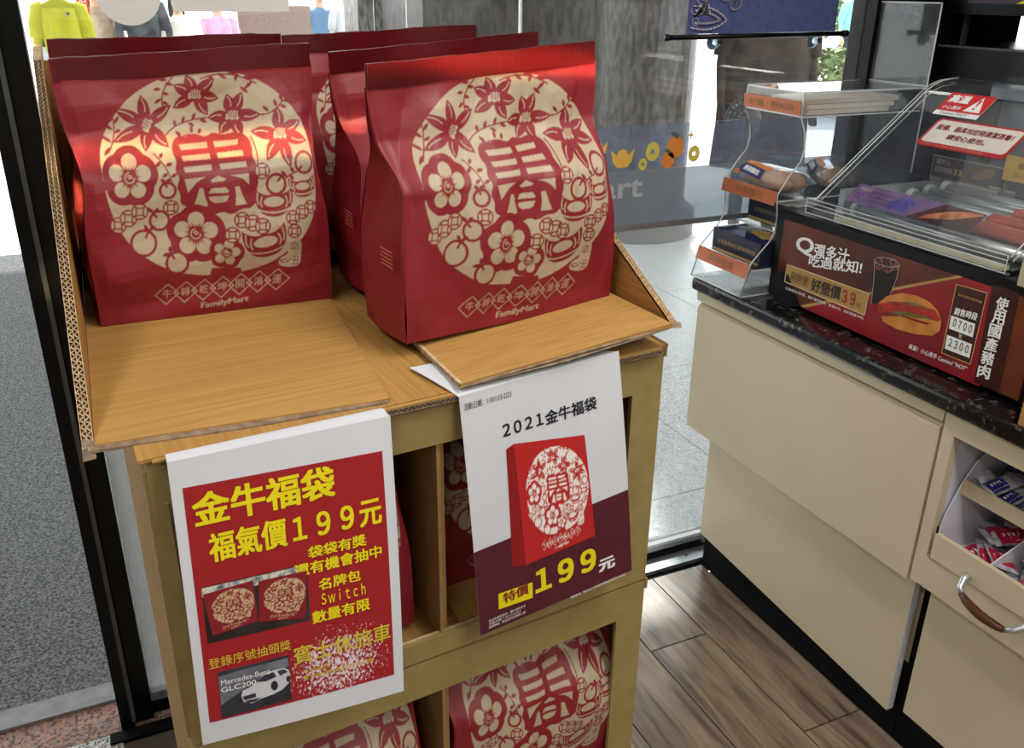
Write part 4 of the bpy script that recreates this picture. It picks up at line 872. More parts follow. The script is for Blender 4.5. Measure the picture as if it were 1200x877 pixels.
gpoly([(520, 455), (560, 425), (630, 412), (700, 425), (760, 455), (800, 500), (812, 545), (780, 560), (640, 520), (530, 490)], BUN, 4, 'printed_hot_dog')
gpoly([(530, 520), (620, 520), (740, 560), (812, 545), (805, 590), (770, 612), (690, 605), (600, 580), (540, 545)], BUN, 4.6, 'printed_hot_dog')
gpoly([(560, 450), (680, 455), (770, 490), (785, 540), (700, 530), (590, 510), (545, 490)], LET, 4.3, 'printed_hot_dog')
gpoly([(512, 480), (530, 458), (600, 452), (700, 475), (780, 490), (808, 530), (800, 548), (740, 522), (640, 495), (560, 500), (520, 505)], SAU, 4.9, 'printed_hot_dog')
mb = MB()
for q in ribbon([G(530 + 25 * i, 466 + 4.2 * i + (10 if i % 2 else -6)) for i in range(11)], .0026): flat(mb, gfn(6), q)
obj('printed_ketchup', mb, mat('printed_ketchup', (170, 20, 26), .2, c2=(210, 60, 60), scale=60), gp)
# cover
cv = []
PS = [(1.398, 1.088), (1.44, 1.1225), (1.56, 1.2185), (1.668, 1.305), (1.690, 1.318), (1.715, 1.326), (1.76, 1.330), (1.92, 1.330)]
Y0c, Y1c = .990, 1.468
def tang_off(ps, d):
    out = []
    for i in range(len(ps)):
        a = np.array(ps[max(0, i - 1)]); b = np.array(ps[min(len(ps) - 1, i + 1)]); t = (b - a) / np.linalg.norm(b - a); out.append(tuple(np.array(ps[i]) + np.array([t[1], -t[0]]) * d))
    return out
pin = tang_off(PS, .0035)
mb = MB()
mb.prism([(x, Y0c, z) for x, z in PS] + [(x, Y0c, z) for x, z in pin[::-1]], (0, Y1c - Y0c, 0)); cover = obj('cover', mb, M_acr, mc)
side = [(x, z) for x, z in pin] + [(1.92, 1.062), (1.41, 1.062)]
for y in (Y0c, Y1c - .004): mb = MB(); mb.prism([(x, y, z) for x, z in side], (0, .004, 0)); obj('cover_end', mb, M_acr, mc)
mb = MB()
for y in (Y0c - .001, Y1c - .0005):
    mb.tube([(x, y, z) for x, z in PS[:-1]], .0016, 6); mb.tube([(x, y, z) for x, z in tang_off(PS, .012)[:-1]], .0011, 6)
mb.tube([(x, Y1c + .010, z) for x, z in tang_off(PS, .001)[1:-1]], .0012, 6)
obj('cover_edge', mb, M_edge, cover, smooth=True)
mb = MB(); mb.box(1.388, 1.40, Y0c - .004, Y1c + .012, 1.074, 1.092); mb.box(1.388, 1.392, Y0c - .004, Y1c + .012, 1.060, 1.074); mb.box(1.394, 1.404, Y0c - .004, Y1c + .012, 1.056, 1.058); obj('cover_rail', mb, M_acr, mc)
mb = MB()
for z in (1.0915, 1.083, 1.0745, 1.0605): mb.box(1.3868, 1.3882, Y0c - .004, Y1c + .012, z, z + .0013)
for y in (Y1c + .0105, Y0c - .0045, 1.39): mb.box(1.3862, 1.3872, y, y + .0014, 1.06, 1.092)
obj('rail_edge', mb, M_edge, mc)
obj('pale_strip', MB().box(1.397, 1.415, 1.0, 1.40, 1.0605, 1.0675), mat('yellowed_strip', (196, 186, 150), .5), mc)
obj('rear_wall', MB().box(1.905, 1.915, Y0c + .005, Y1c - .01, 1.062, 1.325), mat('dark_blue_grey_wall', (84, 94, 106), .35), mc)
la = bpy.data.lights.new('added_cover_light', 'AREA'); la.shape = 'RECTANGLE'; la.size = .03; la.size_y = .40; la.energy = .55; la.color = (1, .95, .88)  # added light that brightens the rollers and cards under the cover
lo_ = bpy.data.objects.new('added_cover_light', la); COL.objects.link(lo_); lo_.location = (1.882, 1.23, 1.284); lo_.rotation_euler = (0, math.radians(35), 0)
mb = MB(); mb.box(1.86, 1.904, Y0c + .006, Y1c - .01, 1.285, 1.318); obj('lamp_housing', mb, mat('pale_lamp_housing', (150, 160, 172), .3), mc)
rollers = [(1.475, 1.072), (1.527, 1.078), (1.579, 1.084), (1.630, 1.089), (1.681, 1.093), (1.732, 1.097), (1.783, 1.099)]
for x, z in rollers:
    mb = MB(); mb.lathe((x, 0, z), [(.006, 1.436), (.006, 1.415), (.0125, 1.413), (.0125, 1.02), (.006, 1.016), (.006, 1.0)], 16, axis=1); rl = obj('roller', mb, M_chrome, mc, smooth=True)
    mb = MB(); mb.lathe((x, 0, z), [(.017, 1.424), (.017, 1.414), (.0128, 1.413)], 14, axis=1); obj('roller_collar', mb, M_edge, rl)
obj('bearing_rail', MB().box(1.45, 1.82, 1.436, 1.452, 1.060, 1.112), M_chrome, mc)
SKIN = mat('grilled_sausage', (176, 74, 48), .28, c2=(140, 48, 30), scale=45, spec=.6, bump=.25)
def sausage(label, x, z, y0, y1, r):
    mb = MB(); n = 12; path = []; rad = []
    for i in range(n + 1):
        t = i / n; path.append((x + .0008 * math.sin(5 * t), y0 + (y1 - y0) * t, z)); rad.append(r * (1 - abs(2 * t - 1) ** 6) ** .5 * .97 + .0008)
    mb.tube(path, rad, 14); o = obj('sausage', mb, SKIN, smooth=True); return tag(o, label, 'sausage', 'sausages on the rollers')
sausage('short brown sausage on the rollers at the right end', 1.605, 1.1085, 1.03, 1.155, .0145)
sausage('long orange-red sausage on the front rollers behind the rail', 1.501, 1.0945, 1.02, 1.222, .0145)
sausage('long orange-red sausage just behind the foremost one', 1.553, 1.1005, 1.01, 1.170, .0145)
# cards and stickers on the machine
PN = np.array([-.6247, 0, .7809]); PU = np.array([.7809, 0, .6247])
def pane(s, y, off=.0008): return tuple(np.array((1.398, y, 1.088)) + PU * s + PN * off)
def sfn(off): return lambda a, b: pane(b, -a, off)
def srect(y0, y1, s0, s1, off): return [(-y0, s0), (-y1, s0), (-y1, s1), (-y0, s1)]
def slab(name, y0, y1, s0, s1, o0, o1, m, parent=None, loc=None):
    mb = MB(); mb.prism([pane(s0, y0, o0), pane(s0, y1, o0), pane(s1, y1, o0), pane(s1, y0, o0)], tuple(PN * (o1 - o0))); return obj(name, mb, m, parent)
st = slab('warning_sticker', 1.400, 1.292, .287, .352, .0006, .0012, M_white); tag(st, 'small red hot-surface warning sticker high on the clear cover', 'sticker')
RDS = mat('signal_red', (206, 36, 36), .4)
mb = MB(); flat(mb, sfn(.0016), srect(1.400, 1.292, .299, .352, 0)); obj('red_field', mb, RDS, st)
mb = MB(); write(mb, sfn(.0020), '高溫', -1.392, .323, .050, .024, bold=.05); write(mb, sfn(.0020), '小心燙手', -1.392, .304, .046, .011, bold=.02)
flat(mb, sfn(.0020), [(-1.338, .304), (-1.298, .304), (-1.318, .347)]); obj('white_print', mb, M_white, st)
mb = MB(); flat(mb, sfn(.0024), [(-1.3215, .338), (-1.3145, .338), (-1.3165, .320), (-1.3195, .320)]); flat(mb, sfn(.0024), disc(-1.318, .3125, .003)); obj('exclamation_mark', mb, RDS, st)
mb = MB(); write(mb, sfn(.0020), 'Caution "HOT"', -1.385, .2895, .07, .007, bold=0); obj('lettering', mb, M_ink, st)
def rrect(y0, y1, s0, s1, r=.01):
    P = []
    for (cy, cs, a) in ((-y0 + r, s0 + r, math.pi), (-y1 - r, s0 + r, 1.5 * math.pi), (-y1 - r, s1 - r, 0), (-y0 + r, s1 - r, .5 * math.pi)):
        P += [(cy + r * math.cos(a + k * math.pi / 8), cs + r * math.sin(a + k * math.pi / 8)) for k in range(5)]
    return P
mb = MB(); mb.prism([pane(b, -a, .0006) for a, b in rrect(1.372, 1.163, .200, .279)], tuple(PN * .0006)); st = obj('notice_sticker', mb, mat('notice_red', (170, 36, 36), .4)); tag(st, 'white notice sticker with red border in the middle of the clear cover', 'sticker')
mb = MB(); flat(mb, sfn(.0016), rrect(1.366, 1.169, .211, .274, .008)); obj('white_field', mb, mat('notice_white', (216, 208, 200), .5), st)
mb = MB(); write(mb, sfn(.0020), '設備、器具均定時清潔消毒！', -1.357, .246, .177, .016, bold=.035); write(mb, sfn(.0020), '請安心使用。', -1.315, .224, .09, .015, bold=.035); obj('lettering', mb, mat('notice_ink', (120, 24, 30), .5), st)
mb = MB(); write(mb, sfn(.0020), '好食材 安心食用 天天清潔 美味供應', -1.36, .2025, .15, .006, bold=.0); obj('lettering', mb, mat('notice_pink', (216, 120, 110), .5), st)
# purple leaflet under the pane
st = slab('purple_leaflet', 1.407, 1.100, .026, .076, -.0062, -.0052, mat('leaflet_purple', (128, 96, 140), .4, c2=(104, 72, 118), scale=26)); tag(st, 'purple and brown leaflet lying inside the foot of the clear cover', 'leaflet')
lfn = sfn(-.0048); lf2 = sfn(-.0044)
mb = MB(); flat(mb, lfn, [(-1.245, .026), (-1.100, .026), (-1.100, .076), (-1.190, .076)]); obj('brown_panel', mb, M_brown, st)
mb = MB(); flat(mb, lf2, [(-1.218, .030), (-1.15, .046), (-1.110, .066), (-1.102, .070), (-1.104, .074), (-1.13, .072), (-1.17, .062), (-1.208, .042)]); flat(mb, lf2, disc(-1.165, .050, .016, .008, 14, 0, .3)); obj('printed_sausage', mb, mat('leaflet_sausage', (206, 130, 84), .4, c2=(170, 84, 50), scale=50), st)
mb = MB()
for cx, cy, r_ in ((-1.28, .050, .013), (-1.262, .058, .010), (-1.295, .040, .010), (-1.265, .040, .009)): flat(mb, lf2, [(cx + r_ * (1 + .35 * math.cos(5 * t)) * math.cos(t) * 1.3, cy + r_ * (1 + .35 * math.sin(4 * t)) * math.sin(t)) for t in [k * math.pi / 10 for k in range(20)]])
obj('blue_splash', mb, mat('leaflet_blue', (58, 60, 140), .4, c2=(90, 80, 160), scale=120), st)
mb = MB(); write(mb, lf2, '濃郁起司', -1.397, .060, .032, .010, bold=.0); obj('lettering', mb, mat('leaflet_gold', (216, 180, 150), .5), st)
mb = MB()
for k in range(3): write(mb, lf2, ('爆漿起司熱狗全新上市', '第二件優惠快來品嚐', '香濃好吃好滋味推薦')[k], -1.365 + .004 * k, .058 - .011 * k, .068, .0058, bold=.0)
write(mb, lf2, '口味', -1.397, .047, .014, .006, bold=0); write(mb, lf2, '售價', -1.392, .036, .014, .006, bold=0)
obj('lettering', mb, M_ink, st)
# price card at the back of the rollers
def card(name, label, x, y0, y1, z0, z1, m):
    o = obj(name, MB().box(x, x + .002, y1, y0, z0, z1), m); return tag(o, label, 'price card')
xfn = lambda X: (lambda a, b: (X, -a, b))
pcard = card('price_card', 'dark price card in a tan frame standing behind the rollers', 1.75, 1.485, 1.290, 1.112, 1.162, mat('card_frame_tan', (152, 140, 118), .5))
mb = MB(); flat(mb, xfn(1.7494), [(-1.482, .0 + 1.1155), (-1.293, 1.1155), (-1.293, 1.1595), (-1.482, 1.1595)]); obj('card_face', mb, mat('card_plum_grey', (84, 70, 72), .5), pcard)
mb = MB(); write(mb, xfn(1.7488), '濃夾心', -1.474, 1.144, .040, .012, bold=.01); write(mb, xfn(1.7488), '起司熱狗', -1.474, 1.126, .048, .013, bold=.02); obj('lettering', mb, mat('card_pale_ink', (176, 164, 160), .5), pcard)
mb = MB(); write(mb, xfn(1.7488), '３３', -1.422, 1.126, .020, .014, bold=.05); write(mb, xfn(1.7488), '元', -1.399, 1.125, .005, .006, bold=0); obj('lettering', mb, mat('card_gold_ink', (222, 200, 70), .5), pcard)
mb = MB(); flat(mb, xfn(1.7488), disc(-1.345, 1.140, .030, .011, 18, 0, .35)); obj('printed_bun', mb, mat('card_bun', (128, 98, 80), .5), pcard)
mb = MB(); flat(mb, xfn(1.7488), [(-1.327, 1.1165), (-1.297, 1.1165), (-1.297, 1.1205), (-1.327, 1.1205)]); obj('white_strip', mb, mat('card_strip', (180, 172, 170), .5), pcard)
mb = MB(); mb.tube([(1.748, 1.452, 1.112), (1.735, 1.452, 1.107), (1.72, 1.475, 1.106), (1.72, 1.53 - .07, 1.107)], .0015, 6); mb.box(1.745, 1.752, 1.30, 1.48, 1.060, 1.112); obj('wire_stand', mb, M_chrome, pcard)
pcard2 = card('price_card', 'dark price card cut by the picture edge, right of the tan-framed one', 1.75, 1.262, 1.12, 1.106, 1.152, mat('card_face_plum', (80, 64, 66), .5)); obj('card_post', MB().box(1.7503, 1.753, 1.13, 1.20, 1.060, 1.106), M_chrome, pcard2)
oc = card('yellow_card', 'mustard yellow card hanging behind the notice sticker', 1.715, 1.275, 1.10, 1.146, 1.196, mat('mustard_card', (206, 160, 52), .5)); mb = MB(); write(mb, xfn(1.7144), '嚴選食材', -1.245, 1.172, .07, .013, bold=.02); write(mb, xfn(1.7144), '安心好吃', -1.25, 1.154, .06, .010, bold=0); obj('lettering', mb, mat('mustard_ink', (150, 106, 40), .5), oc); obj('card_post', MB().box(1.7173, 1.7185, 1.11, 1.13, 1.112, 1.196), M_chrome, oc)
bs = obj('beige_sign_holder', MB().box(1.374, 1.386, .86, .950, 1.0525, 1.105), mat('beige_holder', (176, 166, 136), .5)); tag(bs, 'small beige sign on the machine ledge cut by the right picture edge', 'sign')
wb = obj('wooden_napkin_box', MB().box(1.335, 1.39, .70, .862, .8405, .925), mat('light_wood', (186, 138, 80), .5, c2=(170, 122, 66), scale=30, stretch=(1, .2, 6))); tag(wb, 'light wooden box corner on the worktop at the right picture edge', 'box')
# ------------------------------------------------------------------ acrylic rack
rk = thing('acrylic_dispenser_rack', 'clear acrylic dispenser rack with orange labels standing by the window', 'display rack', (1.56, 1.68, .84))
prof = [(1.322, .843), (1.345, .922), (1.362, .940), (1.390, .968), (1.403, .990), (1.404, 1.030), (1.398, 1.060), (1.398, 1.078), (1.425, 1.118), (1.452, 1.148), (1.458, 1.175), (1.452, 1.212), (1.436, 1.245), (1.435, 1.297)]
back = [(1.80, 1.297), (1.80, .843)]
ya, yb_ = 1.583, 1.778
for y in (ya, yb_ - .003):
    mb = MB(); mb.prism([(x, y, z) for x, z in prof + back], (0, .003, 0)); sd = obj('side_panel', mb, M_acr, rk)
    mb = MB()
    mb.tube([(x - .0006, y + .0015, z) for x, z in prof], .0017, 6); mb.tube([(1.435, y + .0015, 1.2975), (1.80, y + .0015, 1.2975)], .0016, 6); obj('polished_edge', mb, M_edge, sd, smooth=True)
def shelf(z, x0, x1, nm='shelf', m=M_acr):
    s_ = obj(nm, MB().box(x0, x1, ya + .003, yb_ - .003, z - .003, z), m, rk); obj('polished_edge', MB().box(x0 - .001, x0, ya, yb_, z - .0033, z + .0003), M_edge, s_); obj('side_edge', MB().box(x0, x1, ya - .0009, ya - .0001, z - .003, z), M_edge, s_)
shelf(.8445, 1.325, 1.79, 'base_plate', glass_mat('milky_acrylic', (.8, .82, .82), 1, haze=.5, hazec=(206, 212, 214))); shelf(.905, 1.352, 1.79); shelf(.975, 1.45, 1.79); shelf(1.063, 1.405, 1.79); shelf(1.247, 1.440, 1.79); shelf(1.298, 1.436, 1.80, 'top_plate')
mb = MB(); mb.prism([(1.322, ya, .843), (1.346, ya, .915), (1.349, ya, .915), (1.325, ya, .843)], (0, yb_ - ya, 0)); obj('front_flap', mb, M_acr, rk)
obj('backboard', MB().box(1.797, 1.800, 1.582, 1.792, 1.10, 1.480), M_acrh, rk); obj('backboard', MB().box(1.797, 1.800, 1.582, 1.778, .845, 1.0995), M_acr, rk)
mb = MB()
for a, b in (((1.7985, 1.582, 1.10), (1.7985, 1.582, 1.48)), ((1.7985, 1.582, 1.48), (1.7985, 1.792, 1.48)), ((1.7985, 1.792, 1.48), (1.7985, 1.792, 1.30)), ((1.7985, 1.582, 1.30), (1.7985, 1.792, 1.30))): mb.tube([a, b], .0019, 6)
obj('polished_edge', mb, M_edge, rk)
def rlabel(s, a, b, wfrac=.8):
    """orange strip between profile points a (low) and b (high)"""
    a, b = np.array(a), np.array(b); d = b - a; n = np.array([-d[1], d[0]]) / np.linalg.norm(d)
    fn = lambda y, t, off=.0028: (a[0] + d[0] * t + n[0] * off, -y, a[1] + d[1] * t + n[1] * off)
    mb = MB(); mb.prism([fn(-ya, 0), fn(-yb_, 0), fn(-yb_, 1), fn(-ya, 1)], (n[0] * .0006, 0, n[1] * .0006)); o = obj('orange_label', mb, M_orange, rk)
    mb = MB(); L_ = yb_ - ya; write(mb, lambda y, t: fn(y, t, .0040), s, -yb_ + L_ * (1 - wfrac) / 2, .22, L_ * wfrac, .55, bold=.0); obj('lettering', mb, M_labtxt, o)
rlabel('竹籤 / 熱狗袋', (1.433, 1.249), (1.431, 1.279)); rlabel('熱狗麵包', (1.392, 1.052), (1.397, 1.083), .5); rlabel('熱狗紙盒', (1.334, .886), (1.342, .918), .5)
obj('front_lip', MB().box(1.4335, 1.4355, ya, yb_, 1.245, 1.297), M_acr, rk)
# paper bags on the top shelf
for k in range(3):
    o = obj('paper_bag_stack', MB().box(1.46, 1.70 + .02 * k, 1.592 + .006 * k, 1.72, 1.248 + .011 * k, 1.258 + .011 * k), mat('white_glassine_%d' % k, (226, 222, 216), .6, c2=(206, 190, 176), scale=9) if k == 0 else bpy.data.materials['white_glassine_0']); tag(o, ('lowest', 'middle', 'topmost')[k] + ' layer of white paper hot dog bags on the top rack shelf', 'paper bags', 'paper bags on the top shelf')
def carton(label, x0, x1, y0, y1, z0, z1, top):
    t = thing('navy_carton', label, 'carton', ((x0 + x1) / 2, (y0 + y1) / 2, z0), group='navy snack cartons')
    obj('carton_body', MB().box(x0, x1, y0, y1, z0, z1), M_navy, t, bevel=.001)
    obj('lid', MB().box(x0, x1, y0, y1, z1 + .0002, z1 + .0012), top, t)
    fn = lambda a, b: (x0 - .0006, -a, b)
    mb = MB(); write(mb, fn, '全家最對味的美味熱狗堡', -y1 + .02, z0 + (z1 - z0) * .42, (y1 - y0) * .8, (z1 - z0) * .2, bold=.0); mb.poly([fn(-y1 + .004, z0 + .003), fn(-y0 - .004, z0 + .003), fn(-y0 - .004, z0 + .010), fn(-y1 + .004, z0 + .010)]); obj('gold_print', mb, M_gold, t)
    mb = MB(); mb.poly([(x0 - .0004, y1 - .085, z1), (x0 - .0004, y1 - .075, z1 - .008), (x0 - .0004, y1 - .058, z1 - .011), (x0 - .0004, y1 - .042, z1 - .008), (x0 - .0004, y1 - .034, z1)]); obj('lid_tab', mb, mat('navy_tab', (34, 36, 80), .4) if 'navy_tab' not in bpy.data.materials else bpy.data.materials['navy_tab'], t)
    return t
ca = carton('navy carton with gold print on the low shelf, foremost', 1.372, 1.468, 1.590, 1.770, .9065, .963, mat('navy_gloss_lid', (30, 34, 84), .12, spec=.8))
mb = MB(); mb.poly([(1.40, 1.62, .9650), (1.44, 1.60, .9650), (1.462, 1.64, .9650), (1.45, 1.70, .9650), (1.42, 1.69, .9650)]); obj('printed_hot_dog', mb, M_gold, ca)
carton('navy carton set back under the bread shelf, top painted pale as if lit', 1.472, 1.60, 1.592, 1.770, .9765, 1.034, M_white)  # white lid puts the light on this carton's top into its colour
# bread packs
BR_ = mat('bread_roll', (206, 168, 138), .6, c2=(190, 146, 114), scale=12, spec=.2); WR = glass_mat('clear_wrap', (.97, .97, .97), 2.5, haze=.24, hazec=(230, 230, 232), rough=.12); BN = mat('banner_blue', (36, 40, 110), .5); BO = mat('banner_orange', (222, 128, 44), .5)
def bread(label, x, y, z, s=1.0, rz=0):
    t = thing('bread_pack', label, 'bread', (x, y, z), group='packs of hot dog rolls', rz=rz); M_ = WM[t.name]
    for k in (-1, 1):
        mb = MB(); pts = []; rad = []
        for i in range(13):
            u = i / 12; pts.append(tuple(M_ @ Vector((k * .019 * s, (u - .5) * .165 * s, .027 * s)))); rad.append(.0245 * s * max(.05, 1 - abs(2 * u - 1) ** 4) ** .5)
        mb.tube(pts, rad, 16); obj('bread_roll', mb, BR_, t, smooth=True)
    mb = MB(); mb.grid(lambda i, j: tuple(M_ @ Vector(((.048 * math.cos(2 * math.pi * i)) * s * (1 - .5 * abs(2 * j - 1) ** 6), (j - .5) * .19 * s, (.0285 + .0285 * math.sin(2 * math.pi * i) * (1 - .75 * abs(2 * j - 1) ** 5)) * s))), 24, 14); obj('clear_wrap', mb, WR, t, smooth=True)
    fn = lambda a, b, o=0: tuple(M_ @ Vector((-(.0478 + o) * s * math.cos(b), -a * s, (.0285 + (.0285 + o) * math.sin(b)) * s)))
    mb = MB(); mb.grid(lambda i, j: fn(-.075 + .085 * i, .30 + .75 * j - .3 * i, .001), 8, 5); lb = obj('blue_banner', mb, BN, t)
    mb = MB(); write(mb, lambda a, b: fn(a, b - .3 * (a + .07) / .085 + .08, .0016), '熱狗麵包', -.062, .42, .06, .42, bold=.04); obj('lettering', mb, M_white, lb)
    mb = MB(); mb.grid(lambda i, j: fn(-.078 + .10 * i, 1.08 + .35 * j - .3 * i, .0012), 8, 4); mb.grid(lambda i, j: fn(-.088 + .018 * i, .05 + .35 * j, .0012), 4, 4); obj('orange_print', mb, BO, t)
    return t
bread('pack of hot dog rolls with a blue banner at the front of the middle shelf', 1.462, 1.680, 1.0655, 1.0)
bread('pack of hot dog rolls further back on the middle shelf, right side', 1.63, 1.672, 1.0655, .95, -.5)
# ------------------------------------------------------------------ blue banner on its rod
bn = thing('hanging_banner', 'blue cloth banner with white ornament on a black rod inside the window', 'banner', (1.43, 1.755, 1.40))
mb = MB(); mb.tube([(1.183, 1.755, 1.4045), (1.690, 1.755, 1.4095)], .0058, 12); mb.lathe((0, 0, 0), [(0, 0), (0, 0)], 3) if 0 else None
mb.tube([(1.178, 1.755, 1.4045), (1.192, 1.755, 1.4046)], .0078, 12); mb.tube([(1.682, 1.755, 1.4094), (1.696, 1.755, 1.4095)], .0078, 12); obj('rod', mb, M_black, bn, smooth=True)
mb = MB(); mb.grid(lambda i, j: (1.232 + .426 * i - .012 * j * 0, 1.7545 + .003 * math.sin(7 * i), 1.411 + .004 * i + .45 * j), 24, 6); mb.grid(lambda i, j: (1.658 - .426 * i, 1.7555 + .003 * math.sin(7 * (1 - i)), 1.415 - .004 * i + .45 * j), 24, 6); cl = obj('cloth', mb, mat('blue_banner_cloth', (84, 96, 150), .8, c2=(74, 84, 136), scale=60), bn, smooth=True)
OR = mat('banner_pale_ornament', (186, 184, 200), .7)
def bfn(a, b): return (a, 1.7512, b)
mb = MB()
def bst(pts, w=.0042):
    for q in ribbon(pts, w): flat(mb, bfn, q)
bst(bez((1.240, 1.425), (1.30, 1.412), (1.335, 1.440))); bst(bez((1.240, 1.470), (1.305, 1.470), (1.335, 1.440))); bst(bez((1.250, 1.435), (1.290, 1.430), (1.318, 1.441))); bst(bez((1.250, 1.460), (1.290, 1.458), (1.318, 1.441)))
for a in (.2, .7, 1.2, 1.7): bst(bez((1.248, 1.447), (1.262 + .01 * a, 1.455 + .01 * a), (1.268 + .02 * math.cos(a), 1.452 + .03 * math.sin(a))))
for cx, cz, r_ in ((1.247, 1.462, .010), (1.251, 1.437, .008), (1.262, 1.485, .012)): bst(disc(cx, cz, r_, n=14) + disc(cx, cz, r_, n=14)[:1], .002)
bst([(1.352 + (.004 + .0022 * t) * math.cos(t), 1.4745 + (.004 + .0022 * t) * math.sin(t) * .9) for t in np.linspace(0, 7, 26)], .003); bst(bez((1.300, 1.500), (1.325, 1.470), (1.338, 1.486))); bst(bez((1.338, 1.486), (1.345, 1.50), (1.352, 1.51)))
obj('ornament', mb, OR, cl)
for x in (1.327, 1.617):
    mb = MB(); mb.lathe((x, 0, 1.393), [(.018, 1.784), (.015, 1.779), (.007, 1.774), (.006, 1.765), (.008, 1.762)], 18, axis=1); s_ = obj('suction_cup', mb, mat('clear_rubber_cup', (170, 190, 205), .15, trans=.8) if 'clear_rubber_cup' not in bpy.data.materials else bpy.data.materials['clear_rubber_cup'], bn, smooth=True)
    mb = MB(); mb.lathe((x + .002, 0, 1.394), [(.0055, 1.762), (.005, 1.757)], 12, axis=1); obj('dark_knob', mb, M_ink, s_)
# ------------------------------------------------------------------ black wall cabinet
bc = thing('black_wall_cabinet', 'black cabinet with an open slot behind the hot dog machine', 'cabinet', (2.1, 1.3, .842))
mb = MB(); mb.box(1.95, 1.97, .3, 1.745, .842, 1.385); mb.box(1.95, 1.97, .3, 1.745, 1.455, 1.478); mb.box(1.95, 1.97, 1.69, 1.745, 1.385, 1.455); mb.box(1.97, 2.35, .3, 1.745, 1.375, 1.3845); mb.box(1.97, 2.35, .3, 1.745, 1.456, 1.47); mb.box(2.35, 2.36, .3, 1.745, .842, 2.2); obj('body', mb, M_black, bc)
obj('ledge', MB().box(1.944, 1.9495, .3, 1.70, 1.380, 1.3845), mat('grey_ledge', (88, 90, 92), .4), bc)
obj('upper_panel', MB().box(1.95, 1.97, .3, 1.745, 1.478, 2.2), M_black, bc)
obj('grey_box', MB().box(2.05, 2.3, .9, 1.50, 1.385, 1.452), mat('grey_box_side', (104, 106, 104), .5), bc)
obj('slot_frame', MB().box(1.972, 1.985, 1.655, 1.662, 1.385, 1.455), mat('dim_edge', (50, 52, 54), .4), bc)
po = obj('printed_strip', MB().box(1.9475, 1.9497, .9, 1.64, 1.480, 1.60), mat('strip_purple', (74, 54, 74), .4)); tag(po, 'purple, yellow and red printed strip above the black cabinet slot', 'poster')
mb = MB(); mb.poly([(1.947, 1.51, 1.4805), (1.947, 1.48, 1.4805), (1.947, 1.40, 1.50), (1.947, 1.46, 1.50)]); obj('yellow_shape', mb, M_yel, po)
mb = MB(); mb.poly([(1.9468, 1.478, 1.4805), (1.9468, 1.30, 1.4805), (1.9468, 1.30, 1.51), (1.9468, 1.40, 1.50)]); obj('red_shape', mb, M_red, po)
# ------------------------------------------------------------------ outside: pillars, planting, people
def gran(name, c, c2, sc=120): return mat(name, c, .35, c2=c2, scale=sc, detail=6, spec=.4, stretch=(1, 1, .35), lo=.4, hi=.6)
PR_ = gran('dark_granite_pier', (66, 60, 56), (24, 22, 21), 30); PC_ = gran('grey_granite_column', (88, 83, 77), (56, 52, 48), 36); PD_ = gran('grey_stone_post', (136, 134, 130), (84, 82, 80), 40)
pr_ = thing('granite_pier', 'broad dark granite pier outside behind the glass', 'pillar', (2.9, 6.25, 0)); mb = MB()
obj('shaft', MB().box(2.12, 3.62, 6.0, 6.9, .30, 4.2), PR_, pr_); obj('plinth', MB().box(2.06, 3.68, 5.95, 6.95, 0, .30), PR_, pr_)
cl_ = thing('granite_column', 'round grey granite column outside, right of the dark pier', 'pillar', (3.2, 5.1, 0)); mb = MB(); mb.lathe((3.27, 5.1, 0), [(.325, .22), (.325, 4.2)], 40); obj('shaft', mb, PC_, cl_, smooth=False)
mb = MB(); mb.lathe((3.27, 5.1, 0), [(.40, 0), (.40, .16), (.33, .22)], 40); obj('plinth', mb, gran('black_granite_plinth', (44, 42, 42), (22, 22, 22)), cl_)
sp_ = obj('stone_post', MB().box(2.02, 2.36, 7.2, 7.6, 0, 4.2), PD_); tag(sp_, 'slim pale grey stone post outside, left of the dark pier', 'pillar')
wl = obj('stone_planter', MB().box(1.78, 2.62, 11.4, 11.9, 0, 1.28), gran('brown_grey_stone', (140, 122, 112), (104, 90, 82))); tag(wl, 'brown-grey stone block outside behind the person in pink', 'stone block')
mb = MB(); mb.prism([(-12, 1.86, 3.6), (14, 1.86, 3.6), (14, 4.6, 3.6), (1.6, 4.6, 3.6), (1.6, 8.6, 3.6), (-12, 8.6, 3.6)], (0, 0, .2)); struct('ceiling_outside', mb, mat('arcade_soffit', (200, 200, 196), .8))  # unseen soffit, carried further out at the left to shade the tiles
# bush
GR = mat('bush_leaf', (116, 132, 74), .6, c2=(66, 84, 40), scale=3); rb = random.Random(4)
def bush(name, label, cx, cy, rx, ry, rz, n, s=.06):
    mb = MB()
    for _ in range(n):
        a, b = rb.uniform(0, 2 * math.pi), rb.uniform(-.3, 1); rr = rb.uniform(.6, 1) ** .5; h = math.sqrt(max(0, 1 - b * b))
        p = Vector((cx + rx * rr * h * math.cos(a), cy + ry * rr * h * math.sin(a), rz * .5 + rz * .5 * b * rr)); u = Vector((rb.gauss(0, 1), rb.gauss(0, 1), rb.gauss(0, 1))).normalized() * s; v = u.cross(Vector((rb.gauss(0, 1), rb.gauss(0, 1), 1))).normalized() * s * .5
        mb.poly([tuple(p - u), tuple(p + v), tuple(p + u), tuple(p - v)])
    t = thing(name, label, 'bush', (cx, cy, 0)); f_ = obj('foliage', mb, GR, t); f_['kind'] = 'stuff'
    mb = MB(); mb.tube([(cx, cy, 0), (cx, cy, rz * .7)], .04, 6); obj('stem', mb, M_brown, t); return t
bush('green_bush', 'sunlit green bush outside, left of the black window post', 8.9, 9.3, 1.0, .6, .85, 1500, .07)
bush('distant_shrub', 'far green shrub outside at the top, left of the black window post', 17.2, 19.0, 2.2, 1.2, 1.35, 500, .16)
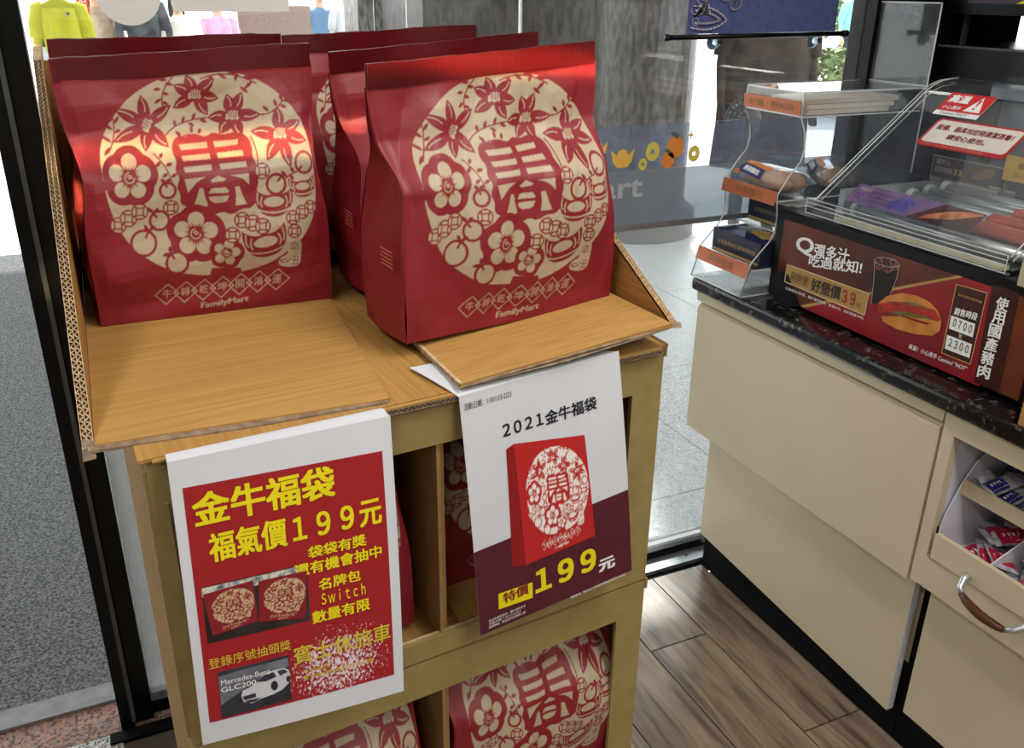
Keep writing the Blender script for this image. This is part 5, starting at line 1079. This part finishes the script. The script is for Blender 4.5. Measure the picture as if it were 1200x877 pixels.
# people
SK = mat('skin', (206, 160, 132), .55, c2=(198, 150, 122)); HR_ = mat('black_hair', (34, 28, 26), .5, c2=(20, 16, 15), scale=90, stretch=(6, 6, .4))
def person(label, x, y, h, face, shirt, trousers, hair=0, ponytail=False, sleeve=.45, arm=0.0, extra=None, wd=1.0, skirt=False):
    t = thing('person', label, 'person', (x, y, 0), face); M_ = WM[t.name]; s = h / 1.7
    V_ = []; E_ = []; Rr = []
    def nd(p, r, par=None): V_.append(p); Rr.append(r); (par is not None) and E_.append((par, len(V_) - 1)); return len(V_) - 1
    pel = nd((0, 0, .92), (.15 * wd, .105)); w_ = nd((0, 0, 1.08), (.125 * wd, .095), pel); ch = nd((0, .0, 1.28), (.155 * wd, .105), w_); nk = nd((0, -.005, 1.42), (.075, .06), ch); nk2 = nd((0, 0, 1.49), (.05, .052), nk); hd0 = nd((0, .01, 1.56), (.072, .085), nk2); hd1 = nd((0, .015, 1.64), (.075, .09), hd0); nd((0, .01, 1.70), (.045, .055), hd1)
    for sg in (-1, 1):
        sh = nd((sg * .165 * wd, 0, 1.37), (.058, .055), ch); el = nd((sg * (.225 + arm * .05) * wd, -.01 + arm * .05, 1.10 + arm * .05), (.043, .043), sh); wr = nd((sg * .235 * wd, .06 + arm * .15, .88 + arm * .15), (.030, .026), el); hn = nd((sg * .235 * wd, .09 + arm * .17, .80 + arm * .16), (.036, .018), wr)
        for k, dx in enumerate((-.022, -.008, .007, .021)): nd((sg * .235 * wd + dx, .105 + arm * .17, .715 + arm * .16 + abs(k - 1.3) * .006), (.0085, .0085), hn)
        nd((sg * .235 * wd - sg * .035, .115 + arm * .17, .765 + arm * .16), (.009, .009), hn)
        hp = nd((sg * .09, 0, .84), (.092, .095), pel); kn = nd((sg * .105, -.005, .48), (.06, .062), hp); an = nd((sg * .11, .01, .09), (.038, .042), kn); nd((sg * .115, -.10 if 0 else .11, .03), (.038, .025), an)
    me = bpy.data.meshes.new('b'); me.from_pydata([tuple(M_ @ Vector((a * s, b * s, c * s))) if 0 else (a * s, b * s, c * s) for a, b, c in V_], E_, [])
    o = bpy.data.objects.new('tmp', me); COL.objects.link(o); sk = o.modifiers.new('s', 'SKIN'); sd = o.modifiers.new('u', 'SUBSURF'); sd.levels = 1
    for i, r in enumerate(Rr): me.skin_vertices[0].data[i].radius = (r[0] * s, r[1] * s)
    me.skin_vertices[0].data[0].use_root = True
    dg = bpy.context.evaluated_depsgraph_get(); dg.update(); m2 = bpy.data.meshes.new_from_object(o.evaluated_get(dg)); bpy.data.objects.remove(o)
    body = bpy.data.objects.new('body', m2); COL.objects.link(body); body.parent = t; WM[body.name] = M_
    m2.materials.clear(); [m2.materials.append(q) for q in (SK, shirt, trousers, M_ink)]
    for p in m2.polygons:
        c = p.center / s; p.use_smooth = True
        k = 0
        if c.z < .97 and abs(c.x) < .2 and not (abs(c.x) > .17 * wd and c.y > .03): k = 2
        if .97 <= c.z < 1.45 and abs(c.x) < .2 * wd: k = 1
        if abs(c.x) >= .17 * wd and c.z > 1.42 - sleeve: k = 1
        if c.z < .075: k = 3
        p.material_index = k
    hm = MB()
    def hp_(a, b): # cap of hair around the head
        th = a * 2 * math.pi; ph = b * math.pi * .62
        fr = 1 if math.cos(th) > .55 and b > .6 else 0
        if fr: ph = math.pi * .62 * .6
        return tuple(M_ @ Vector((.083 * s * math.sin(ph) * math.sin(th), (.005 + .099 * math.sin(ph) * math.cos(th)) * s, (1.645 + .10 * math.cos(ph)) * s)))
    hm.grid(hp_, 20, 10)
    if hair: hm.grid(lambda a, b: tuple(M_ @ Vector(((.085 - .03 * b + .012 * math.sin(20 * a)) * s * math.sin((a - .5) * 2.6) * (1 + .3 * math.sin(3 * b)), (-.05 - .065 * b ** .5 - .035 * math.cos((a - .5) * 3)) * s, (1.66 - hair * b) * s))), 14, 10)
    if ponytail: hm.tube([tuple(M_ @ Vector((q[0] * s, q[1] * s, q[2] * s))) for q in ((0, -.085, 1.64), (.01, -.14, 1.60), (.015, -.15, 1.50), (.0, -.145, 1.38), (-.005, -.14, 1.28))], [.02 * s, .032 * s, .035 * s, .028 * s, .008 * s], 10)
    obj('hair', hm, HR_, t, smooth=True)
    fc = MB()
    for sg in (-1, 1): fc.lathe(tuple(M_ @ Vector((sg * .03 * s, .095 * s, 1.615 * s))), [(.001, -.004), (.009 * s, 0), (.001, .004)], 8)
    obj('eyes', fc, M_ink, t); fc = MB(); fc.tube([tuple(M_ @ Vector((0, q[0] * s, q[1] * s))) for q in ((.092, 1.61), (.115, 1.575), (.095, 1.565))], [.006 * s, .012 * s, .006 * s], 6); obj('nose', fc, SK, t, smooth=True)
    fc = MB(); fc.tube([tuple(M_ @ Vector((q * s, .097 * s, 1.535 * s))) for q in (-.025, 0, .025)], [.002, .005, .002], 6); obj('mouth', fc, mat('lips', (160, 84, 76), .5) if 'lips' not in bpy.data.materials else bpy.data.materials['lips'], t)
    if skirt:
        mb = MB(); mb.grid(lambda a, b: tuple(M_ @ Vector(((.205 + .04 * b) * wd * s * math.cos(2 * math.pi * a) * (1 + .04 * math.sin(9 * a * 6.28)), (.12 + .04 * b) * s * math.sin(2 * math.pi * a), (1.33 - .86 * b) * s))), 24, 8); obj('coat_skirt', mb, shirt, t, smooth=True)
    # loose shirt shell
    mb = MB(); mb.grid(lambda a, b: tuple(M_ @ Vector(((.150 + .03 * math.sin(b * 2.2)) * wd * s * math.cos(2 * math.pi * a), (.115 + .01 * math.sin(8 * math.pi * a)) * s * math.sin(2 * math.pi * a), (.93 + .44 * b) * s))), 22, 8); obj('shirt', mb, shirt, t, smooth=True)
    for sg in (-1, 1):
        mb = MB(); mb.tube([tuple(M_ @ Vector((q[0] * sg * wd * s, q[1] * s, q[2] * s))) for q in ((.13, 0, 1.375), (.17, 0, 1.36), (.205, -.005, 1.24), (.222, -.008, 1.24 - .12 * (sleeve > .3)))], [.06 * s, .072 * s, .068 * s, .062 * s], 10); obj('sleeve', mb, shirt, t, smooth=True)
    return t
def cloth(n, c, c2=None): return mat(n, c, .8, c2=c2, scale=12, spec=.2)
DN = cloth('dark_trousers', (48, 50, 58)); BJ = cloth('blue_jeans', (60, 84, 130))
a = person('person in a bright yellow shirt outside at the far left', -.06, 9.0, 1.62, math.pi, cloth('yellow_shirt', (176, 176, 44), (160, 160, 34)), DN, sleeve=.35, wd=.95)
mb = MB(); flat(mb, lambda x, y: (-.06 + x, 8.866, y), [(.045, 1.27), (.085, 1.275), (.065, 1.245)]); obj('shirt_print', mb, BJ, a)
person('person in blue with a grey cap behind the one in yellow', .22, 12.2, 1.50, math.pi, cloth('blue_jacket', (60, 110, 170)), BJ)
person('person in a khaki top with long brown hair, back turned', .27, 10.6, 1.50, math.pi, cloth('khaki_top', (176, 160, 138), (150, 134, 112)), DN, hair=.52, wd=.95)
person('person in dark grey clothes, right of the long-haired one', .68, 10.4, 1.62, math.pi, cloth('charcoal_top', (74, 82, 88), (40, 46, 52)), DN, arm=.6, wd=1.0)
person('person in a white top with long black hair', 1.05, 10.6, 1.42, math.pi, cloth('white_top', (232, 228, 220)), BJ, hair=.40)
person('person in a pink top with a dark ponytail', 1.52, 11.1, 1.40, math.pi, cloth('pink_top', (214, 168, 196), (196, 146, 178)), DN, ponytail=True)
person('person in a steel blue top with a brown bag, behind the middle bags', 3.02, 12.6, 1.46, math.pi, cloth('steel_blue_top', (96, 128, 160)), DN)
person('person in pale grey beside the one in steel blue', 3.22, 12.0, 1.50, math.pi, cloth('pale_grey_top', (188, 192, 196)), BJ)
person('person in slate grey rightmost of the far group by the stone post', 3.72, 12.2, 1.50, math.pi, cloth('slate_top', (90, 96, 104)), DN)
dk = person('person in a long dark brown coat outside behind the acrylic rack', 3.86, 4.62, 1.72, math.pi * .9, cloth('dark_brown_coat', (66, 54, 46), (44, 36, 31)), cloth('black_trousers', (26, 24, 24)), hair=.35, sleeve=1.2, wd=1.25, skirt=True)
mb = MB(); mb.lathe((3.54, 4.40, .70), [(.05, -.02), (.10, .03), (.11, .12), (.07, .20), (.03, .21)], 18); mb.tube([(3.52, 4.40, .90), (3.54, 4.40, 1.0), (3.60, 4.40, .90)], .008, 6); bg_ = obj('dotted_handbag', mb, mat('black_dotted_leather', (30, 28, 28), .6, c2=(170, 170, 168), scale=70, lo=.33, hi=.36), smooth=True); tag(bg_, 'dark bag with white specks held by the person in the brown coat', 'bag')
person('person in turquoise far outside beside the black window post', 11.75, 12.1, 1.62, math.pi, cloth('turquoise_top', (130, 200, 200)), DN)
# red signboard and parked scooter far outside at the left
sg_ = thing('red_signboard', 'small red signboard with white marks standing far outside', 'sign', (.13, 9.3, 0)); mb = MB(); mb.box(.085, .185, 9.3, 9.32, 1.24, 1.62); obj('board', mb, RDS, sg_); mb = MB(); mb.box(.13, .14, 9.305, 9.315, 0, 1.24); obj('pole', mb, M_alu, sg_)
mb = MB(); write(mb, lambda x, y: (x, 9.298, y), '店', .11, 1.34, .06, .08); write(mb, lambda x, y: (x, 9.298, y), '面', .11, 1.26, .06, .07); obj('lettering', mb, M_white, sg_)
def scooter(label, x, y, rz, col):
    t = thing('parked_scooter', label, 'scooter', (x, y, 0), rz); M_ = WM[t.name]; w = lambda p: tuple(M_ @ Vector(p))
    for cx in (-.6, .6):
        mb = MB(); n = 16; mb.tube([w((cx + .21 * math.cos(k * 2 * math.pi / n), 0, .24 + .21 * math.sin(k * 2 * math.pi / n))) for k in range(n + 1)], .045, 8, caps=False); obj('wheel', mb, M_ink, t, smooth=True)
    mb = MB(); mb.tube([w(p) for p in ((-.75, 0, .62), (-.5, 0, .62), (-.1, 0, .55), (.05, 0, .32), (.35, 0, .32), (.45, 0, .6), (.48, 0, .9))], [.10, .16, .17, .12, .12, .15, .10], 12); obj('fairing', mb, col, t, smooth=True)
    mb = MB(); mb.tube([w(p) for p in ((-.72, 0, .78), (-.4, 0, .80), (-.08, 0, .74))], [.07, .12, .08], 10); obj('saddle', mb, M_ink, t, smooth=True)
    mb = MB(); mb.tube([w(p) for p in ((.44, -.3, 1.02), (.48, -.1, .98), (.48, .1, .98), (.44, .3, 1.02))], .02, 8); obj('handlebar', mb, M_alu, t, smooth=True); mb = MB(); mb.lathe(w((.55, 0, .86)), [(.02, -.06), (.07, 0), (.02, .06)], 12); obj('headlamp', mb, M_white, t, smooth=True); return t
scooter('grey scooter parked outside at the far left behind the stand wall', -.16, 14.6, 1.3, cloth('grey_fairing', (150, 156, 160)))
